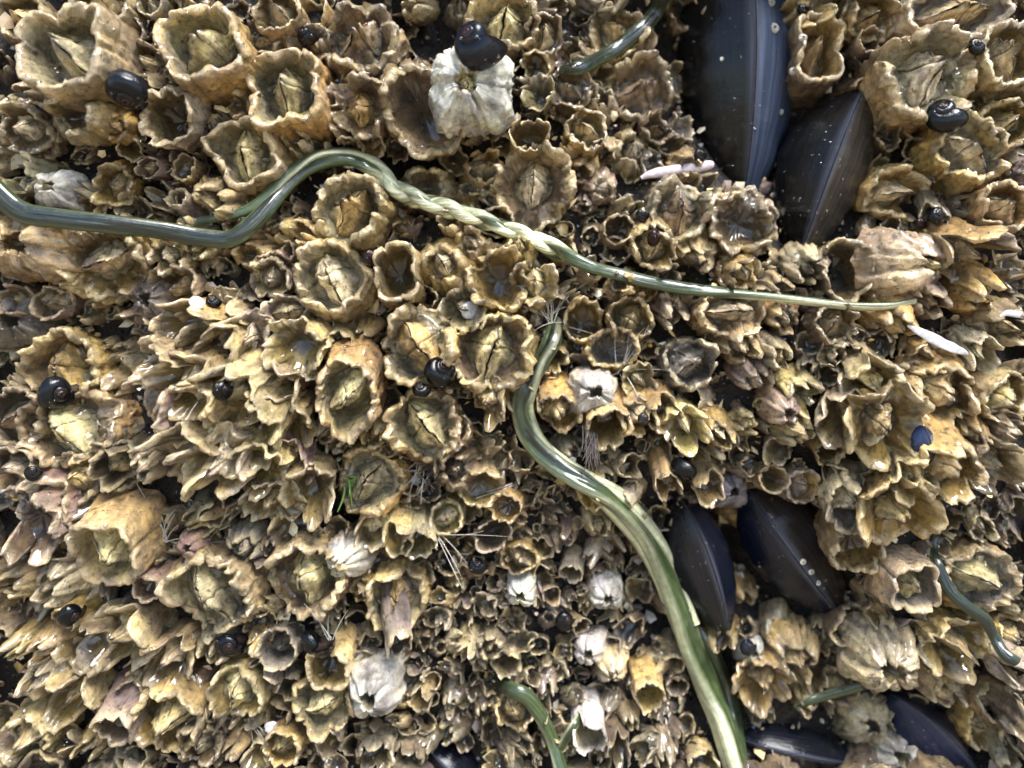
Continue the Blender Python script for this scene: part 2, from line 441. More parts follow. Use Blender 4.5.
def plate_geo(side, u0, u1, L, w, z0, hh, r, rng, col, n=14, m=10):
    """one opercular plate: u along the slit, v from the slit to the wall"""
    sd = rng.uniform(0, 99)
    us = np.linspace(u0, u1, n); vs = np.linspace(0, 1, m)
    Uu, Vv = np.meshgrid(us, vs)
    half = np.clip(1 - np.abs(Uu) ** 1.9, 0, 1) ** .75
    loc = (Uu - u0) / (u1 - u0)
    gap = .008 + .022 * (1 - np.abs(Uu)) * (1 if r % 1 > .3 else 2.2)
    x = Uu * L + .0 * Vv
    y = side * (gap * w + Vv * half * w * 1.06)
    beak = np.exp(-((loc - (.15 if u0 > 0 else .9)) / .25) ** 2)
    z = z0 + hh * np.clip(1 - Vv / .72, 0, 1) ** 1.15 * (.30 + .70 * (1 - np.abs(Uu) ** 1.5)) + hh * .35 * beak * (1 - Vv) ** 2 \
        + .028 * r * np.sin(Vv * 17 + 3 * loc + 2 * Uu) + .03 * r * np.sin(loc * 9 + Vv * 3) + r * .06 * vnoise(np.stack([Uu * 5, Vv * 5, Uu * 0], -1), sd) \
        - r * .04 * (np.exp(-(loc / .05) ** 2) + np.exp(-((1 - loc) / .05) ** 2))
    V = np.stack([x, y, z], -1)
    # skirt
    top = V.reshape(-1, 3)
    F = grid_faces(m, n, False)
    edge = np.concatenate([np.arange(n), np.arange(1, m) * n + n - 1, (m - 1) * n + np.arange(n - 2, -1, -1), np.arange(m - 2, 0, -1) * n])
    low = top[edge].copy(); low[:, 2] -= r * .10 + .02 * hh
    c = top.mean(0); low[:, :2] = c[:2] + (low[:, :2] - c[:2]) * .96
    ne = len(edge); b0 = len(top); j = np.arange(ne); j1 = (j + 1) % ne
    F2 = np.stack([edge[j], b0 + j, b0 + j1, edge[j1]], -1)
    cc = np.array(col)[None, None] * (1 + .30 * np.sin(Vv * 17 + loc * 3 + 2 * Uu))[..., None] * (.75 + .45 * (1 - Vv))[..., None]
    mem = sstep(.55, .72, Vv + .12 * vnoise(np.stack([Uu * 4, Vv * 4, Uu * 0], -1), sd + 5))[..., None]
    cc = cc * (1 - mem * .85) + np.array([.11, .10, .05]) * mem * .85
    dark = np.exp(-(Vv / .05) ** 2)[..., None]
    cc = cc * (1 - .75 * dark) + np.array([.05, .03, .02]) * .75 * dark
    C = np.concatenate([cc.reshape(-1, 3), np.tile(np.array(col) * .5, (ne, 1))])
    U = np.concatenate([np.stack([Uu * .4, Vv * .4], -1).reshape(-1, 2), np.zeros((ne, 2))])
    V = np.concatenate([top, low]); F = np.concatenate([F, F2])
    if side > 0: F = F[:, ::-1]
    return V, F[:, ::-1], C, U

TAKEN = []      # (x, y, radius) in photograph pixels
def add_barnacle(px, py, r, H=None, sty='cup', col='tan', asp=1.0, rot=0.0, slit=None, tilt=(0, 0), label=None, group=None,
                 seed=None, oper='plates', pcol=None, icol=None, lift=0.0, dk=1.0, cat='barnacle', grp='barnacles crowding the rock', amt=1.0):
    seed = seed if seed is not None else int(px * 7 + py * 13)
    rng = random.Random(seed)
    H = H if H is not None else r * 1.3
    R = frame(*tilt)
    h = float(relief(px, py))
    # rim height towards the camera, then go back along the axis to the foot
    for _ in range(3):
        hr = h + lift + H * R[2][2]
        x, y = unproj(px, py, hr)
        fx, fy = x - R[2][0] * H, y + R[2][1] * H
        h = float(relief(fx, fy))
    k = (D - hr) / D
    rw = r * k
    c = COL[col] if isinstance(col, str) else col
    j = rng.uniform(.74, 1.14); g_ = rng.uniform(-.12, .12); lum = sum(c) / 3; c = tuple((v * (1 - g_) + lum * g_) * j * rng.uniform(.95, 1.05) for v in c)
    rt = math.radians(rot)
    V, F, C, U, zf, ri = barnacle_geo(rw * (.86 if sty == 'cone' else .95), H, sty, c, rng, asp, rt, inner=COL[icol] if icol else None, dk=dk, plates=(5 if sty in ('bloom', 'bud') else 6))
    sd = rng.uniform(0, 100)
    amt = amt * (1.35 if sty in ('cup', 'petal', 'dome') else 1.0)
    V = warp(V, rw, sd, amt)
    foot = np.array([fx - CX, CY - fy, h + lift])
    M = M_WHITE if (isinstance(col, str) and col in ('white', 'lilac')) else M_SHELL
    Vw = W(V @ R)
    if sty == 'petal' and r > 14 and rng.random() < .55:      # an outer layer of older, lower shell flakes
        q_ = rng.uniform(1.10, 1.22)
        V2, F2, C2, U2, _, _ = barnacle_geo(rw * q_ , H * rng.uniform(.5, .72), 'petal', tuple(v * rng.uniform(.75, .95) for v in c), rng, asp, rt, plates=rng.choice([5, 6, 7]))
        V2 = warp(V2, rw, rng.uniform(0, 100), amt * 1.2)
        Vw = np.concatenate([Vw, W(V2 @ R)]); F = np.concatenate([F, F2 + len(C)]); C = np.concatenate([C, C2]); U = np.concatenate([U, U2])
    root = put('barnacle', None, label=label, cat=cat, group=grp, loc=W(foot))
    put('shell_wall', make_mesh('shell_wall', Vw, F, C, U, M), parent=root)
    if oper == 'plates' and r >= 9:
        if pcol: pc = tuple(min(v * 1.2, .85) for v in COL[pcol])
        else: pc = tuple(a * .35 + b_ * .75 for a, b_ in zip(c, rng.choice([COL['yellow'], COL['pale'], COL['pale'], COL['tan']])))
        sl = math.radians(slit if slit is not None else rng.uniform(0, 180))
        L = ri * (math.sqrt(asp) if abs(math.cos(sl - rt)) > .7 else 1) * 1.04; wd = ri * rng.uniform(.74, .86)
        hh = min(rw * rng.uniform(.70, 1.0), (H - zf) * .95 + .1 * rw)
        u_s = rng.uniform(.05, .25)
        geos = [plate_geo(sg, a, b_, L, wd, zf - .06 * rw, hh, rw, rng, pc, n=(15 if r > 24 else 8), m=(11 if r > 24 else 6))
                for sg in (-1, 1) for a, b_ in ((-1, u_s), (u_s, 1))]
        cs, sn = math.cos(sl), math.sin(sl)
        def fin(V):
            V = V.copy(); V[:, :2] = V[:, :2] @ np.array([[cs, sn], [-sn, cs]])
            return W(warp(V, rw, sd, amt) @ R)
        if r >= 24:
            for g in geos: put('opercular_plate', make_mesh('opercular_plate', fin(g[0]), g[1], g[2], g[3], M_PLATE), parent=root)
        else:
            o = 0; Vs, Fs, Cs, Us = [], [], [], []
            for g in geos:
                Vs.append(g[0]); Fs.append(g[1] + o); Cs.append(g[2]); Us.append(g[3]); o += len(g[0])
            put('operculum', make_mesh('operculum', fin(np.concatenate(Vs)), np.concatenate(Fs), np.concatenate(Cs), np.concatenate(Us), M_PLATE), parent=root)
    TAKEN.append((px, py, r))
    return root, foot, R

B = add_barnacle
# ---- upper left
B(60,46,50,H=50,sty='cone',col='tan',asp=1.1,rot=10,slit=130,tilt=(-.12,.05),icol='olive',pcol='olive',lift=14,label='large smooth tan barnacle with a wide open mouth in the upper left corner')
B(98,2,30,H=34,sty='cone',col='tan',asp=1.4,slit=20,label='blurred tan barnacle cut by the top edge above the large corner barnacle')
B(18,14,26,H=30,sty='cup',col='tan',label='blurred barnacle in the extreme top left corner')
B(148,2,15,H=26,sty='cone',col='pale',label='small round pale barnacle at the top edge left of the olive-plated one')
B(198,43,47,H=54,sty='cone',col='ochre',asp=1.08,rot=20,slit=42,icol='olive',pcol='yellow',dk=1.1,label='large tan barnacle with tilted yellow plates and a grey-green floor')
B(282,87,43,H=52,sty='cone',col='ochre',asp=1.05,rot=95,slit=95,icol='olive',pcol='olive',label='large barnacle with glassy green plates and a gold crest above the bent worm')
B(355,32,40,H=58,sty='cup',col='tan',slit=55,asp=1.05,icol='brown',pcol='brown',label='brown barnacle with a dark pit in its plates at the top left of centre')
B(357,108,31,H=60,sty='petal',col='brown',slit=95,tilt=(0,-.25),icol='brown',pcol='ochre',label='brown ragged barnacle with a reddish hollow over the arch of the worm')
B(275,8,24,H=40,sty='cup',col='tan',label='brownish cup barnacle at the top edge above the green-plated one')
B(242,152,40,H=50,sty='cone',col='tan',asp=1.12,rot=120,slit=92,tilt=(.08,-.1),icol='olive',pcol='yellow',label='tan barnacle with a diamond mouth in the bend of the dark green worm')
B(163,118,30,H=58,sty='cup',col='pale',asp=1.2,rot=80,tilt=(0,-.25),oper='none',dk=1.5,label='worn arch-shaped whitish barnacle right below the blurred blue snail')
B(70,118,34,H=52,sty='bud',col='tan',asp=1.3,tilt=(.1,-.35),oper='none',label='jagged tan barnacle with broken lips below the large corner barnacle')
B(112,128,19,H=46,sty='bud',col='ochre',tilt=(.2,-.4),label='pointed ochre barnacle left of the worn arch-shaped one')
B(20,130,26,H=40,sty='petal',col='brown',tilt=(0,-.3),label='dim brown barnacle at the left edge above the white ring barnacle')
B(47,187,19,H=34,sty='dome',col='white',oper='plates',slit=10,lift=8,amt=1.1,label='small chalky white ring barnacle resting above the dark worm')
B(182,166,13,H=34,sty='cup',col='ochre',oper='none',asp=1.3,rot=70,label='little open ochre cup below the worn arch-shaped barnacle')
B(146,168,12,H=36,sty='cup',col='pink',tilt=(-.1,-.2),label='little pinkish barnacle left of the little ochre cup')
B(112,186,20,H=40,sty='petal',col='ochre',tilt=(.1,-.3),slit=70,label='glossy dark ochre barnacle just above the straight dark worm')
B(205,200,25,H=46,sty='bud',col='tan',tilt=(-.1,-.2),slit=120,asp=1.2,rot=-40,label='tan barnacle with loose side plates touching the worm from above')
B(268,175,18,H=36,sty='cup',col='tan',label='plain tan barnacle squeezed inside the bend of the worm')
B(345,205,40,H=56,sty='cup',col='ochre',slit=62,icol='olive',pcol='ochre',dk=1.1,label='ring-shaped barnacle with ragged rim directly under the arch of the worm')
B(327,276,38,H=56,sty='cup',col='tan',asp=1.12,rot=90,slit=112,icol='olive',pcol='pale',dk=1.1,label='round tan barnacle with a sharp slit between two long pale plates')
B(268,280,20,H=40,sty='petal',col='pale',tilt=(0,-.3),label='small three-lipped orange-mouthed barnacle left of the round slit barnacle')
B(283,312,21,H=34,sty='cup',col='pale',asp=1.2,icol='pink',label='low curled pale barnacle under the round slit barnacle')
B(425,112,44,H=62,sty='cup',col='brown',asp=1.25,rot=-40,slit=-40,tilt=(.15,-.3),icol='brown',pcol='brown',oper='none',dk=.7,label='wide dark brown folded barnacle below left of the white snail-bearing one')
B(466,84,37,H=58,sty='dome',col='white',slit=115,pcol='yellow',icol='yellow',tilt=(-.05,-.15),lift=22,amt=1.2,label='chalky white barnacle with a yellow middle carrying the large blue snail')
B(503,18,34,H=46,sty='cup',col='yellow',slit=80,pcol='yellow',icol='yellow',asp=1.2,label='barnacle filled with bright yellow lumps at the top right of the big blue snail')
B(545,28,20,H=40,sty='cup',col='brown',label='thin brown cup between the yellow-lump barnacle and the upper worm')
B(530,132,19,H=48,sty='tube',col='ochre',oper='none',dk=1.2,asp=1.15,lift=14,label='open ochre tube with an empty dark mouth above the cluster of brown plates')
B(532,182,40,H=52,sty='petal',col='ochre',slit=80,icol='brown',pcol='pale',label='ochre barnacle with one bright white plate in its middle below the empty tube')
B(425,185,28,H=40,sty='bud',col='tan',oper='none',asp=1.3,dk=1.3,label='broken hollow barnacle just above the start of the twisted worm')
B(572,88,22,H=36,sty='petal',col='brown',label='brown barnacle with a pink plate at the end of the upper worm')
B(618,30,28,H=40,sty='petal',col='tan',asp=1.3,label='tan shelf-like barnacle above the upper worm')
B(640,85,34,H=36,sty='cup',col='dark',slit=20,icol='brown',pcol='brown',label='dark fan-ribbed barnacle in shade left of the largest mussel')
B(588,128,22,H=38,sty='cup',col='tan',label='thin-lipped tan barnacle half way between the empty tube and the largest mussel')
B(632,148,24,H=34,sty='bud',col='olive',slit=70,label='split olive barnacle left of the lilac slug-like strip')
B(607,190,20,H=36,sty='bud',col='pink',tilt=(.2,-.3),label='pink-lipped barnacle leaning over the twisted worm')
B(682,208,33,H=48,sty='cup',col='olive',slit=90,asp=1.1,rot=90,icol='olive',pcol='brown',label='oval barnacle with an upright dark slit under the lilac strip')
B(742,222,33,H=42,sty='petal',col='brown',slit=30,tilt=(-.1,-.1),oper='none',label='brown smooth barnacle directly under the tip of the largest mussel')
B(655,248,25,H=44,sty='cup',col='ochre',tilt=(0,-.3),label='curled ochre barnacle above the pale stretch of the long worm')
B(698,262,22,H=42,sty='bud',col='tan',tilt=(0,-.5),asp=1.4,label='flat-lipped tan barnacle under the oval slit barnacle')
B(620,228,16,H=34,sty='cup',col='brown',oper='none',dk=1.2,label='small brown cup next to the tiny black snail beside the worm')
# ---- upper right
B(822,45,34,H=62,sty='cone',col='brown',asp=1.5,rot=85,slit=85,icol='ochre',pcol='tan',dk=1.3,label='tall barnacle with a shining amber hollow to the right of the largest mussel')
B(876,16,24,H=46,sty='petal',col='tan',tilt=(0,-.3),label='tan barnacle at the top edge right of the amber-hollow one')
B(872,38,12,H=40,sty='tube',col='pink',oper='none',label='tiny pinkish tube barnacle hanging over the pointed mussel')
B(935,68,50,H=64,sty='petal',col='tan',slit=80,icol='olive',pcol='pale',asp=1.1,label='big ragged barnacle with pale beak-like plates just above the round black snail')
B(962,6,42,H=46,sty='cup',col='pale',asp=1.5,slit=10,icol='grey',label='wide pale barnacle cut by the top edge near the upper right corner')
B(1012,52,36,H=52,sty='cone',col='tan',slit=110,asp=1.3,rot=100,label='smooth tan barnacle cut by the right edge in the upper right')
B(975,148,36,H=52,sty='cup',col='ochre',asp=1.15,rot=110,slit=140,icol='olive',pcol='pale',label='open tan barnacle with folded lips below the round black snail')
B(1014,120,26,H=46,sty='cup',col='ochre',tilt=(.1,0),label='tan barnacle at the right edge beside the open folded-lip one')
B(904,192,28,H=48,sty='petal',col='ochre',slit=20,tilt=(.15,-.2),asp=1.2,label='ochre barnacle with curved plates pressed against the pointed mussel')
B(1012,205,28,H=52,sty='cup',col='ochre',label='ochre barnacle at the right edge above the tall bent ones')
B(935,265,32,H=56,sty='dome',col='pale',slit=-12,pcol='yellow',icol='yellow',tilt=(.55,-.12),lift=14,asp=1.1,label='large closed pale barnacle with a narrow slit pointing right')
B(893,258,20,H=44,sty='dome',col='white',oper='none',tilt=(-.1,-.1),lift=6,label='bluish white smooth barnacle joined to the left of the closed slit one')
B(985,262,28,H=74,sty='bloom',col='ochre',tilt=(.25,-.55),label='tall ochre barnacle bending down at the right of the closed slit one')
B(850,268,30,H=44,sty='tube',col='brown',oper='none',dk=1.3,asp=1.2,rot=90,label='dark hollow barnacle with brown walls below the pointed mussel')
B(812,272,20,H=42,sty='bud',col='pale',tilt=(0,-.4),label='grey and yellow barnacle under the lower tip of the pointed mussel')
B(935,305,22,H=46,sty='bud',col='pink',tilt=(.1,-.4),label='pinkish barnacle at the right end of the long worm')
B(990,300,26,H=52,sty='bud',col='ochre',tilt=(.1,-.4),label='ochre barnacle left of the right edge level with the worm end')
B(1015,330,24,H=50,sty='bud',col='tan',tilt=(.1,-.3),label='tan barnacle at the right edge below the worm end')
B(985,362,19,H=50,sty='bloom',col='pale',tilt=(.1,-.6),label='barnacle with a white wedge plate right of the long shell splinter')
B(900,330,24,H=46,sty='bud',col='ochre',tilt=(.05,-.5),slit=60,label='ochre barnacle left of the long white shell splinter')
B(840,322,22,H=42,sty='cup',col='brown',label='brown barnacle just under the right part of the long worm')
B(788,322,20,H=40,sty='bud',col='ochre',tilt=(0,-.4),label='ochre ragged barnacle just under the thin pale end of the worm')
B(735,312,30,H=42,sty='cup',col='tan',asp=1.4,slit=0,icol='brown',label='crescent-rimmed barnacle hanging under the middle of the long worm')
B(880,392,30,H=52,sty='bloom',col='yellow',tilt=(0,-.5),label='folded yellow-lipped barnacle above the big fan cluster on the right')
B(850,425,28,H=58,sty='bloom',col='pale',tilt=(-.3,-.5),asp=1.2,label='fan of long pale ribs at the left of the right-hand cluster')
B(892,438,38,H=60,sty='bloom',col='ochre',tilt=(-.05,-.45),slit=70,lift=8,label='large wavy ochre barnacle in the middle of the right-hand cluster')
B(952,402,33,H=50,sty='cup',col='ochre',tilt=(.1,-.5),slit=80,asp=1.2,label='broad ochre barnacle right above the blue drop-shaped mussel')
B(958,478,33,H=60,sty='cup',col='ochre',tilt=(.1,-.5),slit=80,lift=6,asp=1.1,label='glossy yellow-brown barnacle just below the blue drop-shaped mussel')
B(922,486,22,H=54,sty='bloom',col='yellow',tilt=(0,-.5),label='ridged yellow barnacle left of the glossy one below the blue mussel')
B(1002,470,26,H=50,sty='bloom',col='tan',tilt=(.1,-.4),label='tan barnacle with upright plates at the right edge below centre')
B(1010,400,26,H=46,sty='cup',col='tan',tilt=(.1,-.3),label='tan barnacle at the right edge half way down')
B(903,525,37,H=58,sty='bloom',col='ochre',tilt=(-.05,-.5),slit=40,label='wavy-lipped barnacle at the bottom of the right-hand cluster')
B(852,512,26,H=52,sty='cup',col='pale',tilt=(-.2,-.4),icol='grey',label='grey-lined pale barnacle right above the broad lower mussel')
B(860,556,28,H=52,sty='cup',col='ochre',tilt=(-.05,-.5),oper='none',label='scoop-shaped ochre barnacle right of the broad lower mussel')
B(790,415,16,H=44,sty='dome',col='pink',tilt=(.1,-.3),oper='none',label='pinkish white lumpy barnacle left of the right-hand cluster')
B(734,492,17,H=34,sty='dome',col='lilac',oper='none',label='grey-lilac ribbed round barnacle just above the lower pair of mussels')
B(805,488,18,H=40,sty='cup',col='pink',icol='ochre',label='small ring with a pink lip above the broad lower mussel')
B(775,480,15,H=36,sty='tube',col='tan',oper='none',label='small upright tan tube above the gap between the lower mussels')
# ---- lower right
B(985,582,38,H=42,sty='cup',col='tan',asp=1.15,slit=-20,icol='grey',pcol='olive',label='wide shallow grey-floored barnacle at the right edge beside the thin worm')
B(916,590,30,H=52,sty='cone',col='pale',slit=90,tilt=(0,-.15),icol='grey',pcol='yellow',label='pale barnacle with a pink rim corner left of the thin right-hand worm')
B(970,658,32,H=56,sty='bloom',col='ochre',tilt=(.1,-.3),slit=-20,label='ochre barnacle with broad plates below the bend of the thin right-hand worm')
B(893,672,32,H=54,sty='dome',col='pale',slit=80,tilt=(-.05,-.2),lift=12,oper='none',label='large round pale ribbed barnacle in the lower right')
B(862,632,24,H=42,sty='tube',col='dark',asp=1.2,label='dark curled barnacle between the broad lower mussel and the pale round one')
B(872,728,24,H=36,sty='dome',col='pale',oper='none',label='small blurred pale barnacle under the large round one')
B(902,758,22,H=36,sty='dome',col='white',oper='none',label='blue-white barnacle at the bottom edge in the lower right')
B(800,665,26,H=44,sty='bud',col='tan',tilt=(0,-.3),label='blurred tan barnacle left of the dark curled one')
B(765,690,26,H=46,sty='bloom',col='ochre',tilt=(-.05,-.4),label='blurred ochre barnacle right of the thick worm near the bottom')
B(755,655,13,H=34,sty='dome',col='white',oper='none',label='small white spot barnacle below the narrow lower mussel')
B(842,690,20,H=36,sty='petal',col='brown',label='dim barnacle under the thin pale strand in the lower right')
B(950,700,20,H=40,sty='bud',col='pale',tilt=(0,-.4),label='pale narrow barnacle right of the large round ribbed one')
B(1000,705,20,H=40,sty='cup',col='tan',label='barnacle near the right edge below the end of the thin worm')
B(985,728,22,H=30,sty='cup',col='ochre',label='blurred ochre barnacle above the ridged blue mussel in the corner')
B(1018,640,20,H=40,sty='cup',col='ochre',label='ochre barnacle at the right edge beside the lower end of the thin worm')
# ---- left middle
B(14,242,36,H=46,sty='dome',col='tan',oper='none',asp=1.2,tilt=(-.2,-.1),lift=10,label='large smooth blurred tan barnacle at the left edge below the worm')
B(100,262,42,H=52,sty='petal',col='ochre',asp=1.25,tilt=(.05,-.2),slit=20,label='wide ochre barnacle with a notched mouth under the straight dark worm')
B(165,258,24,H=48,sty='bud',col='tan',tilt=(.1,-.35),label='tan barnacle right of the wide notched one under the worm')
B(195,250,18,H=42,sty='bud',col='pale',tilt=(.1,-.4),label='small pale shard-like barnacle under the worm bend')
B(45,305,18,H=48,sty='cup',col='pink',tilt=(0,-.2),label='upright pinkish barnacle above the left-hand black snail')
B(144,300,22,H=44,sty='dome',col='grey',oper='none',label='grey rounded barnacle hump above the dark hollow at left')
B(10,320,26,H=40,sty='dome',col='grey',oper='none',label='finely ribbed grey barnacle at the left edge')
B(12,300,16,H=40,sty='petal',col='pink',label='pinkish barnacle at the left edge above the ribbed grey one')
B(55,372,40,H=50,sty='cup',col='ochre',asp=1.2,rot=90,slit=90,icol='brown',pcol='ochre',dk=1.1,label='ochre barnacle holding the left-hand black snail in its mouth')
B(12,420,32,H=46,sty='cup',col='olive',icol='dark',pcol='brown',label='dark-centred barnacle at the left edge below the left-hand snail')
B(60,428,44,H=46,sty='cup',col='ochre',asp=1.3,slit=-55,icol='brown',pcol='yellow',label='wide shallow barnacle with a yellow slit below the left-hand snail')
B(68,480,28,H=42,sty='cup',col='brown',icol='pink',slit=30,label='thin ring barnacle with a red-brown floor at the left')
B(22,535,32,H=66,sty='petal',col='pink',tilt=(-.1,-.45),oper='none',asp=1.2,rot=90,label='tall pinkish tan barnacle with drooping teeth at the left edge')
B(10,470,26,H=50,sty='cone',col='pink',label='smooth pinkish tan barnacle at the left edge')
B(102,556,42,H=58,sty='cone',col='tan',slit=-45,tilt=(-.1,-.35),icol='yellow',pcol='yellow',lift=8,label='big hooded barnacle with bright yellow plates in the lower left')
B(110,470,22,H=44,sty='petal',col='dark',tilt=(0,-.3),label='dark ragged barnacle left of the big petal cluster')
B(140,470,20,H=44,sty='bud',col='brown',tilt=(-.2,-.4),label='brown barnacle at the foot of the big petal cluster')
# ---- the big petal cluster
for i,(x,y,r,c,tx,ty,lb) in enumerate([
 (168,290,20,'brown',-.2,-.3,'brown lobe barnacle above the big petal cluster'),
 (175,330,24,'tan',-.35,-.3,'open-sided barnacle at the top of the big petal cluster'),
 (212,322,22,'yellow',-.3,-.4,'stack of pale curled lips at the top right of the petal cluster'),
 (205,352,24,'yellow',-.45,-.45,'yellow ruffled barnacle above the tiny snail in the petal cluster'),
 (240,345,22,'pink',-.1,-.4,'grey-pink barnacle right of the tiny snail in the petal cluster'),
 (293,352,25,'yellow',-.1,-.3,'bright yellow smooth-lobed barnacle at the right of the petal cluster'),
 (268,388,24,'yellow',-.35,-.5,'long cream barnacle under the bright yellow lobed one'),
 (300,395,20,'pale',-.1,-.5,'narrow pale barnacle left of the tall green-mouthed one'),
 (150,372,24,'tan',-.4,-.3,'ribbed barnacle at the left margin of the petal cluster'),
 (140,408,26,'pink',-.55,-.3,'pink-tipped barnacle sticking out left of the petal cluster'),
 (180,388,28,'tan',-.5,-.4,'layered tan barnacle left of the centre of the petal cluster'),
 (172,425,29,'yellow',-.5,-.5,'broad yellow ribbed barnacle low on the left of the petal cluster'),
 (215,405,28,'yellow',-.45,-.55,'yellow barnacle in the very middle of the petal cluster'),
 (232,440,32,'yellow',-.4,-.6,'big scalloped yellow barnacle in the lower middle of the petal cluster'),
 (275,430,26,'tan',-.2,-.6,'jagged tan barnacle between the cluster middle and the tall green-mouthed one'),
 (160,470,29,'tan',-.4,-.5,'grey and tan barnacle at the lower left of the petal cluster'),
 (205,478,27,'pale',-.35,-.65,'pale drooping barnacle at the bottom of the petal cluster'),
 (250,480,24,'yellow',-.15,-.65,'striped cream barnacle at the bottom right of the petal cluster'),
 (285,470,22,'pink',-.1,-.6,'long pinkish barnacle hanging below the jagged tan one'),
 (305,505,23,'tan',0,-.6,'wide tan shard barnacle left of the green alga'),
 (262,515,22,'olive',-.1,-.6,'olive ruffled barnacle under the petal cluster'),
 (295,535,18,'brown',0,-.6,'brown toothed barnacle above the white smooth one'),
 ]):
    B(x,y,r*1.15,H=r*(2.1+.3*math.sin(i*1.7)),sty='bloom',col=c,tilt=(tx,ty),slit=60+25*math.sin(i*2.1),rot=30*math.sin(i*3),asp=1.15+.15*math.sin(i*1.3),lift=6*math.sin(i*2.7),seed=900+i,label=lb,
      oper='plates' if i%2==0 else 'none')
# ---- centre
B(345,402,37,H=62,sty='cup',col='ochre',asp=1.25,rot=95,slit=50,tilt=(.02,-.35),icol='olive',pcol='yellow',lift=10,label='tall barnacle with a green-grey mouth right of the petal cluster')
B(424,428,38,H=52,sty='cup',col='ochre',asp=1.05,slit=130,icol='olive',pcol='yellow',label='open barnacle with a grey glassy floor below the centre-left snail')
B(366,482,35,H=48,sty='cup',col='ochre',slit=60,icol='olive',pcol='olive',label='round ochre barnacle with a bright green alga on its lip')
B(395,272,30,H=62,sty='cone',col='ochre',asp=1.4,rot=90,oper='none',dk=1.2,label='tall ochre wall barnacle with a black side opening right of the round slit one')
B(443,262,30,H=48,sty='bud',col='ochre',slit=120,pcol='pale',label='barnacle with one broad greenish plate under the twisted worm')
B(418,345,40,H=56,sty='cup',col='ochre',slit=-55,icol='olive',pcol='ochre',asp=1.1,rot=90,label='ochre barnacle with the centre-left black snail in its mouth')
B(493,352,42,H=52,sty='cup',col='ochre',slit=75,icol='brown',pcol='yellow',asp=1.1,label='wide barnacle with a crest of yellow-green plates left of the middle worm')
B(497,278,32,H=54,sty='petal',col='ochre',slit=20,oper='none',dk=1.2,label='jagged-walled ochre barnacle with a dark gap under the twisted worm')
B(535,282,24,H=52,sty='petal',col='yellow',slit=90,label='yellow jagged barnacle right of the dark-gapped one under the worm')
B(470,240,20,H=46,sty='bud',col='tan',label='ragged tan barnacle hugging the underside of the twisted worm')
B(520,245,18,H=44,sty='bud',col='yellow',label='small yellow barnacle hugging the underside of the twisted worm')
B(612,348,24,H=40,sty='cup',col='ochre',asp=1.1,oper='none',icol='grey',label='round ragged ochre ring right of the top of the middle worm')
B(632,318,24,H=42,sty='cup',col='ochre',slit=60,label='barnacle with a peaked yellow fold above the round ragged ring')
B(585,320,22,H=44,sty='cup',col='ochre',oper='none',dk=1.2,label='curved ochre half-ring beside the hair tuft under the worm')
B(692,362,28,H=36,sty='cup',col='grey',slit=40,icol='grey',pcol='grey',label='barnacle with dark blue-grey fanned plates in the right centre')
B(595,392,21,H=40,sty='dome',col='white',oper='none',lift=14,amt=1.3,label='lumpy white barnacle right of the middle worm')
B(558,418,22,H=50,sty='cup',col='ochre',tilt=(0,-.5),label='ochre barnacle touching the middle worm from the right')
B(610,430,24,H=54,sty='tube',col='ochre',tilt=(.05,-.5),oper='none',label='smooth golden tube under the lumpy white barnacle')
B(640,425,19,H=54,sty='cup',col='ochre',tilt=(.05,-.5),label='golden barnacle right of the smooth golden tube')
B(665,420,18,H=50,sty='tube',col='ochre',tilt=(.05,-.5),oper='none',label='orange-mouthed short tube above the drop-shaped black snail')
B(690,435,20,H=52,sty='bloom',col='yellow',tilt=(.1,-.5),label='yellow-spotted barnacle above right of the drop-shaped black snail')
B(712,495,16,H=60,sty='tube',col='ochre',tilt=(0,-.45),oper='none',label='ochre tube pointing down into the gap between the lower mussels')
B(668,490,14,H=60,sty='tube',col='tan',tilt=(0,-.5),label='thin tan tube left of the drop-shaped black snail')
B(745,350,24,H=46,sty='bud',col='tan',tilt=(.05,-.4),label='tan barnacle right of the blue-grey fanned one')
B(760,385,20,H=48,sty='bud',col='pink',tilt=(.05,-.4),label='brown-pink barnacle in the middle of the right half')
# ---- lower left
B(204,600,44,H=56,sty='cup',col='tan',asp=1.05,slit=-60,icol='olive',pcol='olive',tilt=(-.02,-.1),label='big barnacle with a crusted rim and open plates in the lower left')
B(302,584,42,H=56,sty='cup',col='tan',slit=95,asp=1.05,icol='brown',pcol='yellow',tilt=(0,-.1),label='big barnacle with two tall pleated plates left of the white smooth one')
B(338,567,19,H=44,sty='dome',col='white',oper='none',tilt=(-.2,-.2),lift=16,label='smooth white barnacle with yellow base in the lower left centre')
B(275,652,21,H=44,sty='tube',col='grey',icol='grey',oper='plates',pcol='grey',lift=6,label='grey round barnacle with a shallow crater between two black snails')
B(327,672,27,H=48,sty='cone',col='yellow',oper='none',tilt=(0,-.2),label='smooth yellow-brown barnacle with a black snail on its upper edge')
B(320,708,32,H=44,sty='cup',col='ochre',slit=30,icol='olive',pcol='yellow',label='open barnacle with a yellow-green plate under the snail-topped yellow one')
B(370,702,26,H=52,sty='dome',col='white',oper='none',pcol='yellow',tilt=(0,-.15),lift=8,label='crusty white and yellow barnacle at the lower left of centre')
B(395,604,31,H=48,sty='cup',col='ochre',slit=85,icol='olive',pcol='ochre',tilt=(0,-.15),label='ochre barnacle with upright plates right of the white smooth one')
B(400,648,17,H=84,sty='cone',col='bare',tilt=(.25,-.75),oper='none',asp=.8,label='long bare pink-grey column slanting down right')
B(370,540,16,H=54,sty='tube',col='pale',tilt=(0,-.5),label='left one of three long pale tubes under the green alga barnacle')
